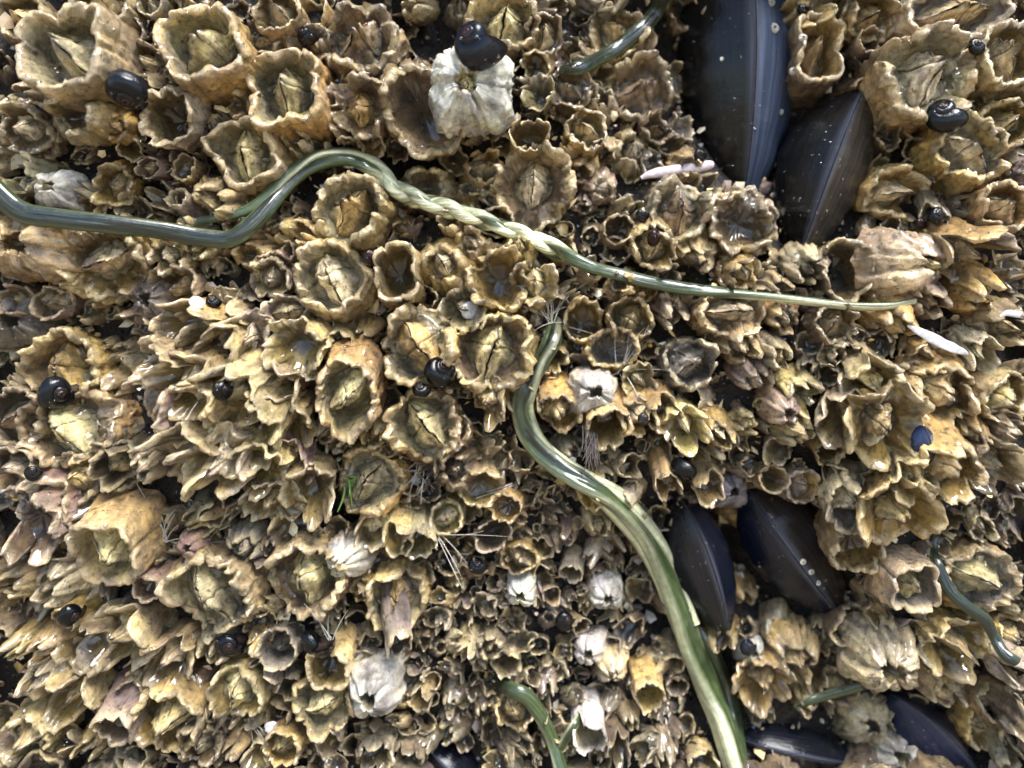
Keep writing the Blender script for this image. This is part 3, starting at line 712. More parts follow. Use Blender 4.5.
B(396,545,16,H=58,sty='tube',col='yellow',tilt=(0,-.5),oper='none',label='middle one of three long pale tubes under the green alga barnacle')
B(418,548,17,H=58,sty='tube',col='pale',tilt=(.05,-.5),oper='none',label='right one of three long pale tubes under the green alga barnacle')
B(445,520,18,H=36,sty='cup',col='pale',label='pale shell-like cup beside the fluffy brown tuft')
B(455,470,24,H=40,sty='bud',col='brown',slit=30,label='brown striped barnacle right of the fluffy brown tuft')
B(480,490,22,H=40,sty='cup',col='tan',tilt=(.05,-.2),oper='none',asp=1.2,label='long-lipped tan barnacle at the centre below the middle')
B(450,430,20,H=38,sty='cup',col='brown',icol='pink',label='brown barnacle with a red-brown mouth left of the middle worm')
B(492,535,18,H=38,sty='tube',col='pink',asp=1.3,rot=40,oper='none',label='thin-walled ring barnacle between the long tubes and the middle worm')
B(520,560,18,H=34,sty='cup',col='ochre',asp=1.3,label='small ochre saucer above the central white barnacle')
B(521,597,14,H=36,sty='dome',col='white',oper='none',tilt=(0,-.2),label='small fluted white barnacle left of the two blue-white ones')
B(607,600,16,H=36,sty='dome',col='white',oper='none',tilt=(0,-.15),lift=6,label='smooth blue-white barnacle left of the thick part of the worm')
B(588,655,15,H=34,sty='dome',col='white',oper='none',tilt=(-.2,-.1),label='spiky white barnacle low in the middle right of the short worm')
B(614,677,15,H=38,sty='dome',col='pale',oper='plates',tilt=(0,-.3),label='cream barnacle touching the spiky white one from the lower right')
B(552,598,10,H=30,sty='tube',col='pale',oper='none',dk=1.4,label='tiny pale tube with a black hole right of the fluted white barnacle')
B(45,590,24,H=40,sty='bud',col='pale',tilt=(-.2,-.2),label='shaggy pale grey barnacle at the lower left edge')
B(110,645,32,H=56,sty='bloom',col='yellow',tilt=(-.4,-.4),asp=1.2,label='layered yellow-grey barnacle right of the snail at the lower left')
B(75,655,26,H=50,sty='cup',col='tan',tilt=(-.1,-.3),oper='none',label='scoop-shaped tan barnacle below the lower left snail')
B(40,655,20,H=46,sty='bud',col='tan',tilt=(-.3,-.3),label='tan barnacle at the left below the shaggy pale grey one')
B(30,690,26,H=48,sty='bud',col='pale',tilt=(-.3,-.4),label='pale lipped barnacle near the left edge in the lower corner')
B(62,708,28,H=50,sty='bloom',col='yellow',tilt=(-.2,-.4),label='barnacle with a white inner tooth near the lower left corner')
B(20,745,28,H=48,sty='cup',col='tan',tilt=(-.2,-.3),label='tan barnacle in the extreme lower left corner')
B(112,735,22,H=64,sty='cone',col='bare',tilt=(-.05,-.5),oper='none',label='bare grey column barnacle near the bottom left')
B(160,668,26,H=52,sty='bloom',col='tan',tilt=(-.25,-.4),label='tan barnacle with stepped lips left of the white bristle tuft')
B(163,728,35,H=50,sty='cup',col='ochre',tilt=(-.05,-.3),slit=20,label='glossy ochre barnacle with bright yellow plates at the bottom left')
B(232,698,28,H=46,sty='cup',col='yellow',slit=70,pcol='yellow',label='yellow-centred barnacle right of the white bristle tuft')
B(210,655,20,H=40,sty='bud',col='pale',tilt=(0,-.2),label='crumbly pale barnacle left of the lower snail pair')
B(195,750,22,H=46,sty='petal',col='brown',label='brown crusty barnacle at the bottom edge under the bristle tuft')
B(145,590,16,H=46,sty='cone',col='pink',oper='none',tilt=(0,-.2),label='smooth pink lobe right of the big hooded barnacle')
B(185,548,14,H=40,sty='dome',col='pink',oper='none',label='small rusty pink closed barnacle above the crusted-rim one')
B(240,552,22,H=40,sty='bud',col='grey',tilt=(0,-.2),label='dusky barnacle between the petal cluster and the crusted-rim one')
B(490,650,16,H=36,sty='bud',col='pale',label='pale ragged barnacle above the short bottom worm')
B(515,715,20,H=40,sty='cup',col='brown',label='brown hollow barnacle left of the short bottom worm')
B(590,740,18,H=52,sty='tube',col='white',tilt=(0,-.4),oper='none',label='white tube at the bottom edge right of the short worm')
B(650,700,17,H=50,sty='tube',col='tan',tilt=(0,-.35),oper='none',label='tan tube left of the thick worm near the bottom')
B(280,750,20,H=40,sty='cup',col='ochre',label='ochre barnacle with a white crumb at the bottom edge left of centre')

# ---- exclusion zones (ellipses): dark hollows and mussels
EXC = [(748,60,62,135),(822,165,54,100),(712,572,34,66),(800,565,56,62),(430,150,24,14),(432,30,26,30),(295,172,16,24),(650,20,26,30),
       (725,715,26,60),(835,750,104,34),(706,690,22,40),(592,545,16,12),(95,330,26,14),(655,610,16,26),(150,505,26,10),(385,300,12,22),(960,748,50,30),(455,762,34,16),(560,640,14,14),(372,165,30,12)]
def excluded(x, y, r):
    return any(((x - a) / (c + r * .3)) ** 2 + ((y - b) / (d + r * .3)) ** 2 < 1 for a, b, c, d in EXC)

LAND = [((470,40),'the large blue snail'),((57,388),'the left-hand black snail'),((438,368),'the centre-left black snail'),((684,473),'the drop-shaped black snail'),
        ((943,112),'the round black snail'),((312,645),'the snail on the yellow-brown barnacle'),((228,645),'the snail beside the grey crater barnacle'),((70,615),'the lower left snail'),
        ((222,389),'the tiny snail in the petal cluster'),((128,92),'the blurred blue snail'),((472,310),'the round white chip'),((350,490),'the green alga'),
        ((755,180),'the tip of the largest mussel'),((812,250),'the lower tip of the pointed mussel'),((738,637),'the foot of the narrow lower mussel'),((838,620),'the foot of the broad lower mussel'),
        ((595,392),'the lumpy white barnacle'),((607,600),'the smooth blue-white barnacle'),((588,655),'the spiky white barnacle'),((521,597),'the fluted white barnacle'),
        ((338,565),'the smooth white barnacle'),((370,702),'the crusty white and yellow barnacle'),((893,672),'the large round ribbed barnacle'),((734,492),'the grey-lilac ribbed barnacle'),
        ((692,362),'the blue-grey fanned barnacle'),((205,695),'the white bristle tuft'),((560,330),'the top of the middle worm'),((905,304),'the right end of the long worm'),
        ((530,720),'the short bottom worm'),((235,236),'the low bend of the dark worm'),((47,187),'the chalky white ring barnacle'),((932,440),'the blue drop-shaped mussel'),
        ((680,170),'the lilac strip'),((570,70),'the end of the upper worm'),((940,345),'the long shell splinter'),((950,590),'the thin right-hand worm')]
ORD = ['first','second','third','fourth','fifth','sixth','seventh','eighth','ninth','tenth','eleventh','twelfth']
SECT = ['right of','upper right of','above','upper left of','left of','lower left of','below','lower right of']
count = {}
def auto_label(x, y, r, sty, col):
    (lx, ly), nm = min(LAND, key=lambda q: (q[0][0] - x) ** 2 + (q[0][1] - y) ** 2)
    a = math.atan2(ly - y, x - lx); k = int(round(a / (math.pi / 4))) % 8
    d = math.hypot(lx - x, ly - y)
    return (lx, k, nm, d)

rng = random.Random(41)
cands = []
def size_here(x, y):
    if 395 < x < 668 and y > 545: return rng.uniform(7.5, 12.5)
    if 400 < x < 560 and 430 < y <= 545: return rng.uniform(8, 15)
    if 640 < x < 900 and 300 < y < 520: return rng.uniform(10, 17)
    if x < 150 and y > 560: return rng.uniform(10, 18)
    return rng.uniform(9, 18)
def scatter(n, scale, ov, x0=0, x1=1024, y0=0, y1=768, limit=10**9):
    res = []
    for _ in range(n):
        if len(res) >= limit: break
        x, y = rng.uniform(x0, x1), rng.uniform(y0, y1)
        r = size_here(x, y) * scale
        if excluded(x, y, r): continue
        if scale < 1 and float(vnoise(np.array([x / 34., y / 34., 0.]), 8.8)) > (.36 if y < 400 else .62): continue
        if any((x - a) ** 2 + (y - b) ** 2 < ((r + q) * ov if q < 24 else (q * .88 + r * ov * .8)) ** 2 for a, b, q in TAKEN): continue
        TAKEN.append((x, y, r)); res.append((x, y, r))
    return res
n_manual = len(TAKEN)
auto = scatter(9000, 1.15, .80) + scatter(9000, .8, .78)
room = 299 - n_manual
auto.sort(key=lambda q: -q[2])
fill_small = auto[room:]; auto = auto[:room]
pal_warm = ['tan', 'ochre', 'ochre', 'tan', 'pale', 'brown', 'olive', 'yellow', 'pink', 'brown']
NAMES = {'tan': 'tan', 'ochre': 'ochre', 'pale': 'pale', 'brown': 'brown', 'olive': 'olive', 'yellow': 'yellowish', 'pink': 'pinkish', 'grey': 'grey', 'white': 'white'}
spec = []
for (x, y, r) in auto:
    rn = random.Random(int(x * 31 + y * 17))
    sty = rn.choice(['bud', 'bud', 'bud', 'petal', 'cup', 'bloom', 'tube'])
    col = rn.choice(pal_warm)
    spec.append((x, y, r, sty, col, rn) + auto_label(x, y, r, sty, col))
spec.sort(key=lambda q: (q[6], q[7], q[9]))
seen = {}
for (x, y, r, sty, col, rn, lx, k, nm, d) in spec:
    i = seen.get((lx, nm, k), 0); seen[(lx, nm, k)] = i + 1
    word = {'bud': 'half-closed', 'bloom': 'flaring', 'petal': 'ragged', 'cup': 'thin-lipped', 'tube': 'tubular'}[sty]
    lb = '%s small barnacle %s %s, %s %s' % (ORD[min(i, 11)], SECT[k], nm, word, NAMES[col])
    low = y > 300
    tl = (rn.uniform(-.25, .15) + (x - 512) / 2600, -rn.uniform(.05, .5) if low else rn.uniform(-.35, .1))
    T = len(TAKEN)
    B(x, y, r, H=r * rn.uniform(1.5, 2.8) + 8, sty=sty, col=col, asp=rn.uniform(.85, 1.3), rot=rn.uniform(0, 180), tilt=tl,
      oper='plates' if rn.random() < .55 and sty != 'tube' else 'none', dk=rn.uniform(.9, 1.4), label=lb, lift=rn.uniform(-22, 0) if y < 400 else rn.uniform(-14, 3), amt=1.4)
    del TAKEN[T:]

# ---- everything smaller, and the crust beyond the frame, as one countless mass
def crust():
    Vs, Fs, Cs, Us = [], [], [], []; o = 0
    pts = list(fill_small)
    pts += scatter(9000, .50, .80)
    for box in ((-170, 0, -170, 938), (1024, 1194, -170, 938), (0, 1024, -170, 0), (0, 1024, 768, 938)):
        pts += scatter(1600, 1.7, .85, *box)
    for (x, y, r) in pts:
        rn = random.Random(int(x * 37 + y * 11))
        sty = rn.choice(['bud', 'bloom', 'bud', 'petal', 'tube'])
        c = COL[rn.choice(pal_warm)]; f_ = rn.uniform(.45, .95); lum = sum(c) / 3; c = tuple((v * .7 + lum * .3) * f_ for v in c)
        H = r * rn.uniform(1.2, 2.6) + 6
        R = frame(rn.uniform(-.7, .6), rn.uniform(-.9, .5))
        h = float(relief(x, y)) + H * R[2][2] - 6 + rn.uniform(-5, 5) + (4 if y > 400 else 0)
        k = (D - h) / D; xx, yy = unproj(x, y, h)
        V, F, C, U, zf, ri = barnacle_geo(r * k, H, sty, c, rn, rn.uniform(.8, 1.3), rn.uniform(0, 3), nt_=int(np.clip(r * 3.6, 22, 56)), dk=1.2)
        V = warp(V, r, rn.uniform(0, 99), 1.8) @ R
        foot = np.array([xx - R[2][0] * H - CX, CY - yy - R[2][1] * H, h - H * R[2][2]])
        Vs.append(W(V + foot)); Fs.append(F + o); Cs.append(C); Us.append(U); o += len(V)
    put('barnacle_crust', make_mesh('barnacle_crust', np.concatenate(Vs), np.concatenate(Fs), np.concatenate(Cs), np.concatenate(Us), M_SHELL),
        label='crust of countless tiny barnacles filling the gaps between larger ones', cat='barnacle crust', kind='stuff')
crust()

def chips(name, n, smin, smax, cols, flat, label, cat, mat, seed, lift=0.0):
    rn = np.random.RandomState(seed)
    base = np.array([(1, 0, 0), (.3, .9, 0), (-.8, .55, 0), (-.7, -.7, 0), (.4, -.95, 0), (0, 0, 1), (0, 0, -1)], float)
    fc = np.array([(i, (i + 1) % 5, 5) for i in range(5)] + [((i + 1) % 5, i, 6) for i in range(5)])
    x = rn.uniform(-150, 1174, n); y = rn.uniform(-150, 918, n)
    s = smin + (smax - smin) * rn.uniform(0, 1, n) ** 3
    h = relief(x, y) + s * rn.uniform(-.2, .8, n) + lift * rn.uniform(0, 1, n) ** 2
    V = base[None] * s[:, None, None] * rn.uniform(.6, 1.3, (n, 7, 1)); V[:, 5:, 2] *= flat
    q = rn.normal(size=(n, 4)); q /= np.linalg.norm(q, axis=1)[:, None]
    w_, a, b, c = q.T
    Rm = np.stack([np.stack([1 - 2 * (b * b + c * c), 2 * (a * b - c * w_), 2 * (a * c + b * w_)], -1),
                   np.stack([2 * (a * b + c * w_), 1 - 2 * (a * a + c * c), 2 * (b * c - a * w_)], -1),
                   np.stack([2 * (a * c - b * w_), 2 * (b * c + a * w_), 1 - 2 * (a * a + b * b)], -1)], -2)
    V = np.einsum('nij,nkj->nki', Rm, V)
    V += np.stack([x - CX, CY - y, h], -1)[:, None]
    F = (fc[None] + (np.arange(n) * 7)[:, None, None]).reshape(-1, 3)
    ci = rn.randint(0, len(cols), n); C = np.repeat(np.array(cols)[ci] * rn.uniform(.6, 1.2, (n, 1)), 7, 0)
    put(name, make_mesh(name, W(V.reshape(-1, 3)), F, C, None, mat, smooth=False), label=label, cat=cat, kind='stuff')
chips('grit', 16000, 1.0, 3.4, [(.01, .01, .012), (.03, .025, .02), (.08, .06, .045), (.22, .20, .19), (.03, .01, .015), (.008, .008, .012)], .9,
      'wet dark grit packed between the barnacles', 'grit', M_GRIT, 3)
chips('shell_fragments', 3600, 3, 10, [COL['tan'], COL['ochre'], COL['pale'], COL['brown'], COL['pink'], COL['grey']], .22,
      'broken shell fragments lodged between the barnacles', 'shell fragments', M_GRIT, 8, 14)

# ------------------------------------------------------------------ resting things on what is really there
bpy.context.view_layer.update()
DG = bpy.context.evaluated_depsgraph_get()
EYE = Vector((0, -D * S, 0))
def surf(px, py):
    d = Vector(((px - CX) * S, D * S, (CY - py) * S)).normalized()
    ok, loc, nor, idx, ob, mt = sc.ray_cast(DG, EYE, d)
    return (-loc.y / S) if ok else float(relief(px, py))
def top(px, py, r=4):
    v = sorted(surf(px + r * math.cos(a), py + r * math.sin(a)) for a in (0, 1.05, 2.1, 3.14, 4.2, 5.2))
    return v[3]

# ------------------------------------------------------------------ mussels
def mussel(p0, p1, thick, h0, h1, width, roll, label, asym=0.0, sharp=.72, peak=.9, colL=(.005, .005, .008), colR=(.005, .006, .010), gape=.5):
    """seen on edge: p0 broad end, p1 pointed end (photo pixels), thick = full thickness, width = depth of the valves"""
    x0, y0 = unproj(*p0, h0); x1, y1 = unproj(*p1, h1)
    A = np.array([x0 - CX, CY - y0, h0]); B_ = np.array([x1 - CX, CY - y1, h1])
    ax = B_ - A; L = np.linalg.norm(ax); ax /= L
    out_ = np.array([0, 0, 1.0]); out_ -= ax * (out_ @ ax); out_ /= np.linalg.norm(out_)
    side = np.cross(out_, ax)
    cr, sr = math.cos(roll), math.sin(roll)
    o2 = out_ * cr + side * sr; s2 = -out_ * sr + side * cr
    root = put('mussel', None, label=label, cat='mussel', group='dark mussels wedged among the barnacles', loc=W(A))
    nu, nv = 70, 40
    sd = p0[0] * .013
    for sg, colr in ((-1, colL), (1, colR)):
        u = np.linspace(0, 1, nu)[:, None]; v = np.linspace(-1, 1, nv)[None, :]
        uu = u ** peak
        lens = np.clip(np.sin(np.pi * np.clip(uu, 0, 1)), 0, 1) ** sharp
        wid = width / 2 * np.clip(np.sin(np.pi * np.clip(u, 0, 1) ** .85), 0, 1) ** .6
        y = wid * v - width / 2 + 0 * u
        t = thick / 2 * lens * (1 + sg * asym) * (1 - np.abs(v) ** 1.9)
        t = t * (1 + .05 * vnoise(np.stack(np.broadcast_arrays(u * 5, v * 3, 0 * u), -1), sd + sg))
        t = t + thick * .010 * np.sin(u * 46 + 1.5 * v) * (1 - np.abs(v)) + gape
        z = sg * t
        top_ = A + ax * (u * L)[..., None] + o2 * y[..., None] + s2 * z[..., None]
        inn = A + ax * (u * L)[..., None] + o2 * (y - np.sign(y + width / 2) * 1.2)[..., None] + s2 * (sg * np.maximum(t - 3.0, gape * .6))[..., None]
        V = np.concatenate([top_.reshape(-1, 3), inn.reshape(-1, 3)])
        F1 = grid_faces(nu, nv, False); F2 = F1[:, ::-1] + nu * nv
        ed = [(i, i + 1) for i in range(nv - 1)] + [((i) * nv + nv - 1, (i + 1) * nv + nv - 1) for i in range(nu - 1)] \
            + [((i + 1) * nv, i * nv) for i in range(nu - 1)] + [((nu - 1) * nv + i + 1, (nu - 1) * nv + i) for i in range(nv - 1)]
        F3 = np.array([(a, b, b + nu * nv, a + nu * nv) for a, b in ed])
        F = np.concatenate([F1, F2, F3])
        if sg < 0: F = F[:, ::-1]
        edge = np.broadcast_to(np.exp(-((1 - np.abs(v)) / .035) ** 2), (nu, nv))[..., None]
        brown = (np.clip(vnoise(np.stack(np.broadcast_arrays(u * 3, v * 2, 0 * u), -1), sd + 8), 0, 1) * np.clip(u * 1.2, 0, 1))[..., None]
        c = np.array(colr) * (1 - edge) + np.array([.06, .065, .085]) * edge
        c = c + np.array([.022, .017, .011]) * brown * .25
        C = np.concatenate([c.reshape(-1, 3), np.tile([.03, .03, .04], (nu * nv, 1))])
        U1 = np.stack(np.broadcast_arrays(u, v * .5 + .5), -1).reshape(-1, 2)
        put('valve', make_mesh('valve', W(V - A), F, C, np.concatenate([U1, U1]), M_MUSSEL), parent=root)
    return root
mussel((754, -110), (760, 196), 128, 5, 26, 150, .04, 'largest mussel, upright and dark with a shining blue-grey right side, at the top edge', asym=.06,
       sharp=.62, peak=.78, colL=(.004, .004, .004), colR=(.030, .040, .065))  # right valve's lighter blue paints in its bright reflection
mussel((870, 68), (796, 262), 88, 38, 36, 110, -.30, 'pointed black mussel with a grey-brown right side, tilted beside the largest mussel', asym=-.30, sharp=.8, peak=.8,
       colL=(.003, .003, .003), colR=(.020, .017, .014))
mussel((688, 496), (740, 642), 64, 2, 8, 74, .16, 'narrow black mussel wedged against the right side of the thick worm', sharp=.66,
       colL=(.006, .006, .008), colR=(.004, .005, .010))
mussel((750, 496), (846, 628), 84, 8, 8, 80, -.22, 'broad black mussel to the right of the narrow one in the lower right', sharp=.62,
       colL=(.003, .004, .009), colR=(.012, .010, .009))
mussel((915, 700), (1010, 800), 60, -10, -16, 80, .3, 'ridged blue mussel in the lower right corner', colL=(.008, .011, .028), colR=(.01, .01, .015))
mussel((735, 742), (872, 772), 46, -30, -26, 60, .1, 'dark mussel lying along the bottom edge right of the thick worm', colR=(.006, .007, .010))
mussel((425, 752), (486, 800), 46, -16, -18, 60, .1, 'black mussel hump at the bottom edge left of the short worm')
mussel((955, 520), (1040, 548), 30, 0, 0, 50, .2, 'bluish dark mussel half buried at the right edge above the grey-floored barnacle', colL=(.03, .035, .07))
mussel((926, 424), (936, 463), 23, top(928,432)+6, top(935,455)+8, 22, .1, 'small blue drop-shaped mussel on the right-hand barnacle cluster', colL=(.015, .022, .05), colR=(.01, .015, .03))
mussel((408, -30), (440, 46), 60, -40, -22, 60, .1, 'shadowed black mussel in the hollow left of the large blue snail', colL=(.012, .011, .010), colR=(.012, .011, .010))

# ------------------------------------------------------------------ snails
def snail(px, py, r, apex, label, col=(.012, .016, .030), lift=.55, turns=3.3, h=None, group='dark little snails'):
    """apex = direction the spire points (x right, y up, out)"""
    h = (max(top(px, py, r * .5), top(px, py, r), .5 * (top(px, py, r) + max(surf(px + r * .7 * math.cos(q), py + r * .7 * math.sin(q)) for q in (0, 1.6, 3.1, 4.7)))) if h is None else h) + r * lift
    x, y = unproj(px, py, h); k = (D - h) / D; r = r * k
    r = r * 1.32; a = np.array(apex, float); a /= np.linalg.norm(a)
    t = np.array([0, 1, .2]) if abs(a[1]) < .8 else np.array([1, 0, .2])
    e1 = np.cross(t, a); e1 /= np.linalg.norm(e1); e2 = np.cross(a, e1)
    nu = 110; nv = 26; Wr = 2.05
    ph = np.linspace(-turns * 2 * np.pi, 0, nu)[:, None]; g = Wr ** (ph / (2 * np.pi))
    q = np.linspace(0, 2 * np.pi, nv, endpoint=False)[None, :]
    tube = .52 * g
    cx = .50 * g; cz = -.86 * g
    rr = cx + tube * np.cos(q); zz = cz + tube * 1.12 * np.sin(q)
    rr = rr * (1 + .012 * np.sin(q * 11))
    X = rr * np.cos(ph); Y = rr * np.sin(ph); Z = zz + .5
    P = np.stack(np.broadcast_arrays(X, Y, Z), -1).reshape(-1, 3)
    F = grid_faces(nu, nv)
    # close the mouth
    c0 = P[-nv:].mean(0) + np.array([0, -.05, 0]); P = np.concatenate([P, c0[None]]); last = (nu - 1) * nv
    cap = np.array([(last + (j + 1) % nv, last + j, len(P) - 1) for j in range(nv)])
    P = P * r
    V = P[:, :1] * e1 + P[:, 1:2] * e2 + P[:, 2:3] * a
    V = warp(V, r, px * .1, .5)
    gg = np.broadcast_to(g, (nu, nv))[..., None]
    c = np.array(col) * np.array([.16, .14, .11]) * (.8 + .5 * gg) + np.array([.05, .022, .015]) * np.clip(.45 - gg, 0, 1) * 1.2
    C = np.concatenate([c.reshape(-1, 3), [[.03, .02, .015]]])
    U = np.stack(np.broadcast_arrays(ph / 2.5, q / 6.283), -1).reshape(-1, 2); U = np.concatenate([U, [[0, 0]]])
    return put('snail', make_mesh('snail', W(V), [F[:, ::-1], cap[:, ::-1]], C, U, M_SNAIL), label=label, cat='snail', group=group, loc=W(np.array([x - CX, CY - y, h])))
snail(473, 40, 24, (-.55, .25, .8), 'large blue-black snail with fine ribs sitting on the chalky white barnacle', (.018, .026, .055), h=88)
snail(130, 92, 23, (-.1, -1, .4), 'blurred blue-black snail in the crevice below the large corner barnacle', (.014, .02, .045), h=100)
snail(304, 34, 10, (-.5, .2, .6), 'small striped dark snail between two barnacles at the upper left', (.02, .02, .03))
snail(943, 112, 17, (-.4, .5, .7), 'round smooth black snail below the pale-beaked barnacle at upper right', (.010, .018, .028))
snail(937, 214, 8.5, (.2, .3, .9), 'tiny round black snail above the closed slit barnacle', (.010, .014, .022))
snail(921, 222, 6, (.2, .3, .9), 'tiny dark red snail left of the tiny round black one', (.05, .008, .006))
snail(976, 45, 8, (0, .3, .9), 'tiny black snail between two barnacles in the upper right', (.010, .012, .018))
snail(57, 391, 19, (.85, -.35, .55), 'blue-grey black snail with a pointed spire in the left-hand barnacle', (.020, .028, .048))
snail(223, 389, 11, (.7, -.1, .5), 'tiny dark snail tucked in the middle of the big petal cluster', (.010, .013, .022))
snail(439, 369, 16, (.45, .5, .7), 'glossy black snail in the mouth of a barnacle left of the middle worm', (.008, .009, .012))
snail(420, 388, 8, (0, .5, .7), 'tiny black snail under the glossy black one', (.008, .008, .010))
snail(685, 472, 15, (-.3, -1, .3), 'drop-shaped black snail with a reddish tip above the narrow mussel', (.009, .013, .016))
snail(312, 644, 17, (-.8, -.5, .5), 'smooth oval black snail on the yellow-brown barnacle', (.008, .010, .018))
snail(229, 644, 14, (.3, -.3, .9), 'black snail with a pale spiral left of the grey crater barnacle', (.012, .015, .032))
snail(72, 614, 14, (.9, -.35, .4), 'black snail with a small spire at the lower left edge of the rock', (.010, .012, .020))
snail(566, 620, 11, (.4, 0, .9), 'dark green-black snail left of the smooth blue-white barnacle', (.010, .016, .016))
snail(748, 646, 9, (.4, .3, .9), 'small blue shiny snail at the foot of the narrow mussel', (.03, .045, .09))
snail(476, 564, 9, (0, .4, .9), 'tiny blackish blue snail above the fluted white barnacle', (.012, .016, .03))
snail(212, 300, 7, (0, .4, .9), 'tiny black snail above the stack of pale curled lips', (.01, .01, .013))
snail(642, 214, 7, (.4, .2, .9), 'tiny black snail just right of the small brown cup', (.01, .01, .013))
snail(655, 236, 9, (.8, 0, .5), 'small dark red snail below the tiny black one beside the long worm', (.045, .008, .008))
snail(644, 418, 7, (.4, .2, .9), 'tiny grey-brown snail above the golden tubes', (.06, .05, .045))
snail(700, 154, 7, (.4, .2, .9), 'tiny black snail above the lilac strip', (.01, .01, .013))
snail(32, 472, 8, (.4, .2, .9), 'black ribbed little snail at the left beside the thin ring barnacle', (.01, .01, .013))
snail(370, 256, 8, (.3, .2, .9), 'tiny dark red snail right of the round slit barnacle', (.04, .008, .006))
snail(803, 8, 6, (.3, .2, .9), 'tiny dark snail at the top edge right of the largest mussel', (.01, .01, .013))

# ------------------------------------------------------------------ worms
def catmull(pts, n):
    P = np.array(pts, float); P = np.concatenate([P[:1] * 2 - P[1:2], P, P[-1:] * 2 - P[-2:-1]])
    m = len(P) - 3; out_ = []
    for t in np.linspace(0, m - 1e-6, n):
        i = int(t); f = t - i; a, b, c, d = P[i:i + 4]
        out_.append(.5 * (2 * b + (c - a) * f + (2 * a - 5 * b + 4 * c - d) * f * f + (3 * b - a - 3 * c + d) * f ** 3))
    return np.array(out_)
GREEN, CREAM, DARK = (.042, .062, .022), (.50, .50, .31), (.004, .008, .005)
def strand(pts, n, offs=None, lobes=0.0, flat=.72, sm=14, hold=0.62):
    """pts rows: px, py, radius, twist (degrees), dark-side share 0..1, extra height.  returns V,F,C,U"""
    Q = catmull(pts, n)
    hs = np.array([top(q[0], q[1], 3) for q in Q])
    hmax = np.array([.6 * hs[max(0, i - sm // 2):i + sm // 2 + 1].max() + .4 * hs[max(0, i - sm // 2):i + sm // 2 + 1].mean() for i in range(n)])
    kern = np.hanning(sm * 2 + 1); kern /= kern.sum()
    sm = int(sm * 1.8); kern = np.hanning(sm * 2 + 1); kern /= kern.sum(); hsm = np.convolve(np.pad(hmax, sm, mode='edge'), kern, 'valid')
    h = hsm + Q[:, 2] * hold * .5 + Q[:, 5]
    x, y = unproj(Q[:, 0], Q[:, 1], h); k = (D - h) / D
    P = np.stack([x - CX, CY - y, h], -1)
    T = np.gradient(P, axis=0); T /= np.linalg.norm(T, axis=1)[:, None]
    Z = np.array([0, 0, 1.0]); N = Z - T * (T @ Z)[:, None]; N /= np.linalg.norm(N, axis=1)[:, None]; Bn = np.cross(T, N)
    tw = np.radians(Q[:, 3]); rad = Q[:, 2] * k
    if offs is not None or Q.shape[1] > 6:      # strands wound round each other
        of = Q[:, 6] if Q.shape[1] > 6 else offs
        N2 = N * np.cos(tw)[:, None] + Bn * np.sin(tw)[:, None]; P = P + N2 * (rad * of)[:, None]
    nv = 28; a = np.linspace(0, 2 * np.pi, nv, endpoint=False)
    ca, sa = np.cos(a), np.sin(a)
    phs = 1.6 * vnoise(np.stack([np.arange(n) / 26., 0. * np.arange(n), 0. * np.arange(n)], -1), pts[0][0] * .1)[:, None]
    sh = 1 + lobes * (np.abs(np.cos(a[None] * 1.5 + .5 + phs)) ** .7 - .7)
    lx = rad[:, None] * sa * sh; ly = rad[:, None] * flat * ca * sh
    rx = lx * np.cos(tw)[:, None] - ly * np.sin(tw)[:, None]; rz = lx * np.sin(tw)[:, None] + ly * np.cos(tw)[:, None]
    wob = 1 + .05 * vnoise(np.stack(np.broadcast_arrays(np.arange(n)[:, None] / 9., a[None] * .6, 0 * a[None]), -1), 4.4)
    V = P[:, None] + Bn[:, None] * (rx * wob)[..., None] + N[:, None] * (rz * wob)[..., None]
    g = (np.cos(a)[None] * .5 + .5 + .10 * np.cos(3 * a)[None]); sh_ = Q[:, 4][:, None]
    f = sstep(.45 - .3, .45 + .3, g + (sh_ - .5) * 1.6)[..., None]
    C = np.array(CREAM) * (1 - f) + np.array(GREEN) * f
    dk = sstep(.55, .85, g)[..., None] * sstep(.6, 1., sh_)[..., None]; C = C * (1 - .92 * dk) + np.array(DARK) * .92 * dk
    st_ = sstep(.1, 1., np.cos(a[None] * 3 + 1 + 2 * phs))[..., None] * min(1, max(0, lobes - .1) * 1.5); C = C * (1 - st_) + np.array(CREAM) * .75 * st_
    U = np.stack(np.broadcast_arrays(a[None] / 6.283, np.cumsum(np.r_[0, np.linalg.norm(np.diff(P, axis=0), axis=1)])[:, None] / 60), -1)
    F = grid_faces(n, nv)
    capa = V[0].mean(0); capb = V[-1].mean(0); V = np.concatenate([V.reshape(-1, 3), capa[None], capb[None]])
    m = n * nv
    caps = np.array([(j, (j + 1) % nv, m) for j in range(nv)] + [((n - 1) * nv + (j + 1) % nv, (n - 1) * nv + j, m + 1) for j in range(nv)])
    C = np.concatenate([C.reshape(-1, 3), C[0, :1], C[-1, :1]]); U = np.concatenate([U.reshape(-1, 2), [[0, 0], [0, 0]]])
    return V, F, caps, C, U
def worm(strands, label):
    Vs, Q4, T3, Cs, Us = [], [], [], [], []; o = 0
    for V, F, cp, C, U in strands:
        Vs.append(V); Q4.append(F[:, ::-1] + o); T3.append(cp[:, ::-1] + o); Cs.append(C); Us.append(U); o += len(V)
    return put('ribbon_worm', make_mesh('ribbon_worm', W(np.concatenate(Vs)), [np.concatenate(Q4), np.concatenate(T3)], np.concatenate(Cs), np.concatenate(Us), M_WORM),
               label=label, cat='ribbon worm', group='green ribbon worms')
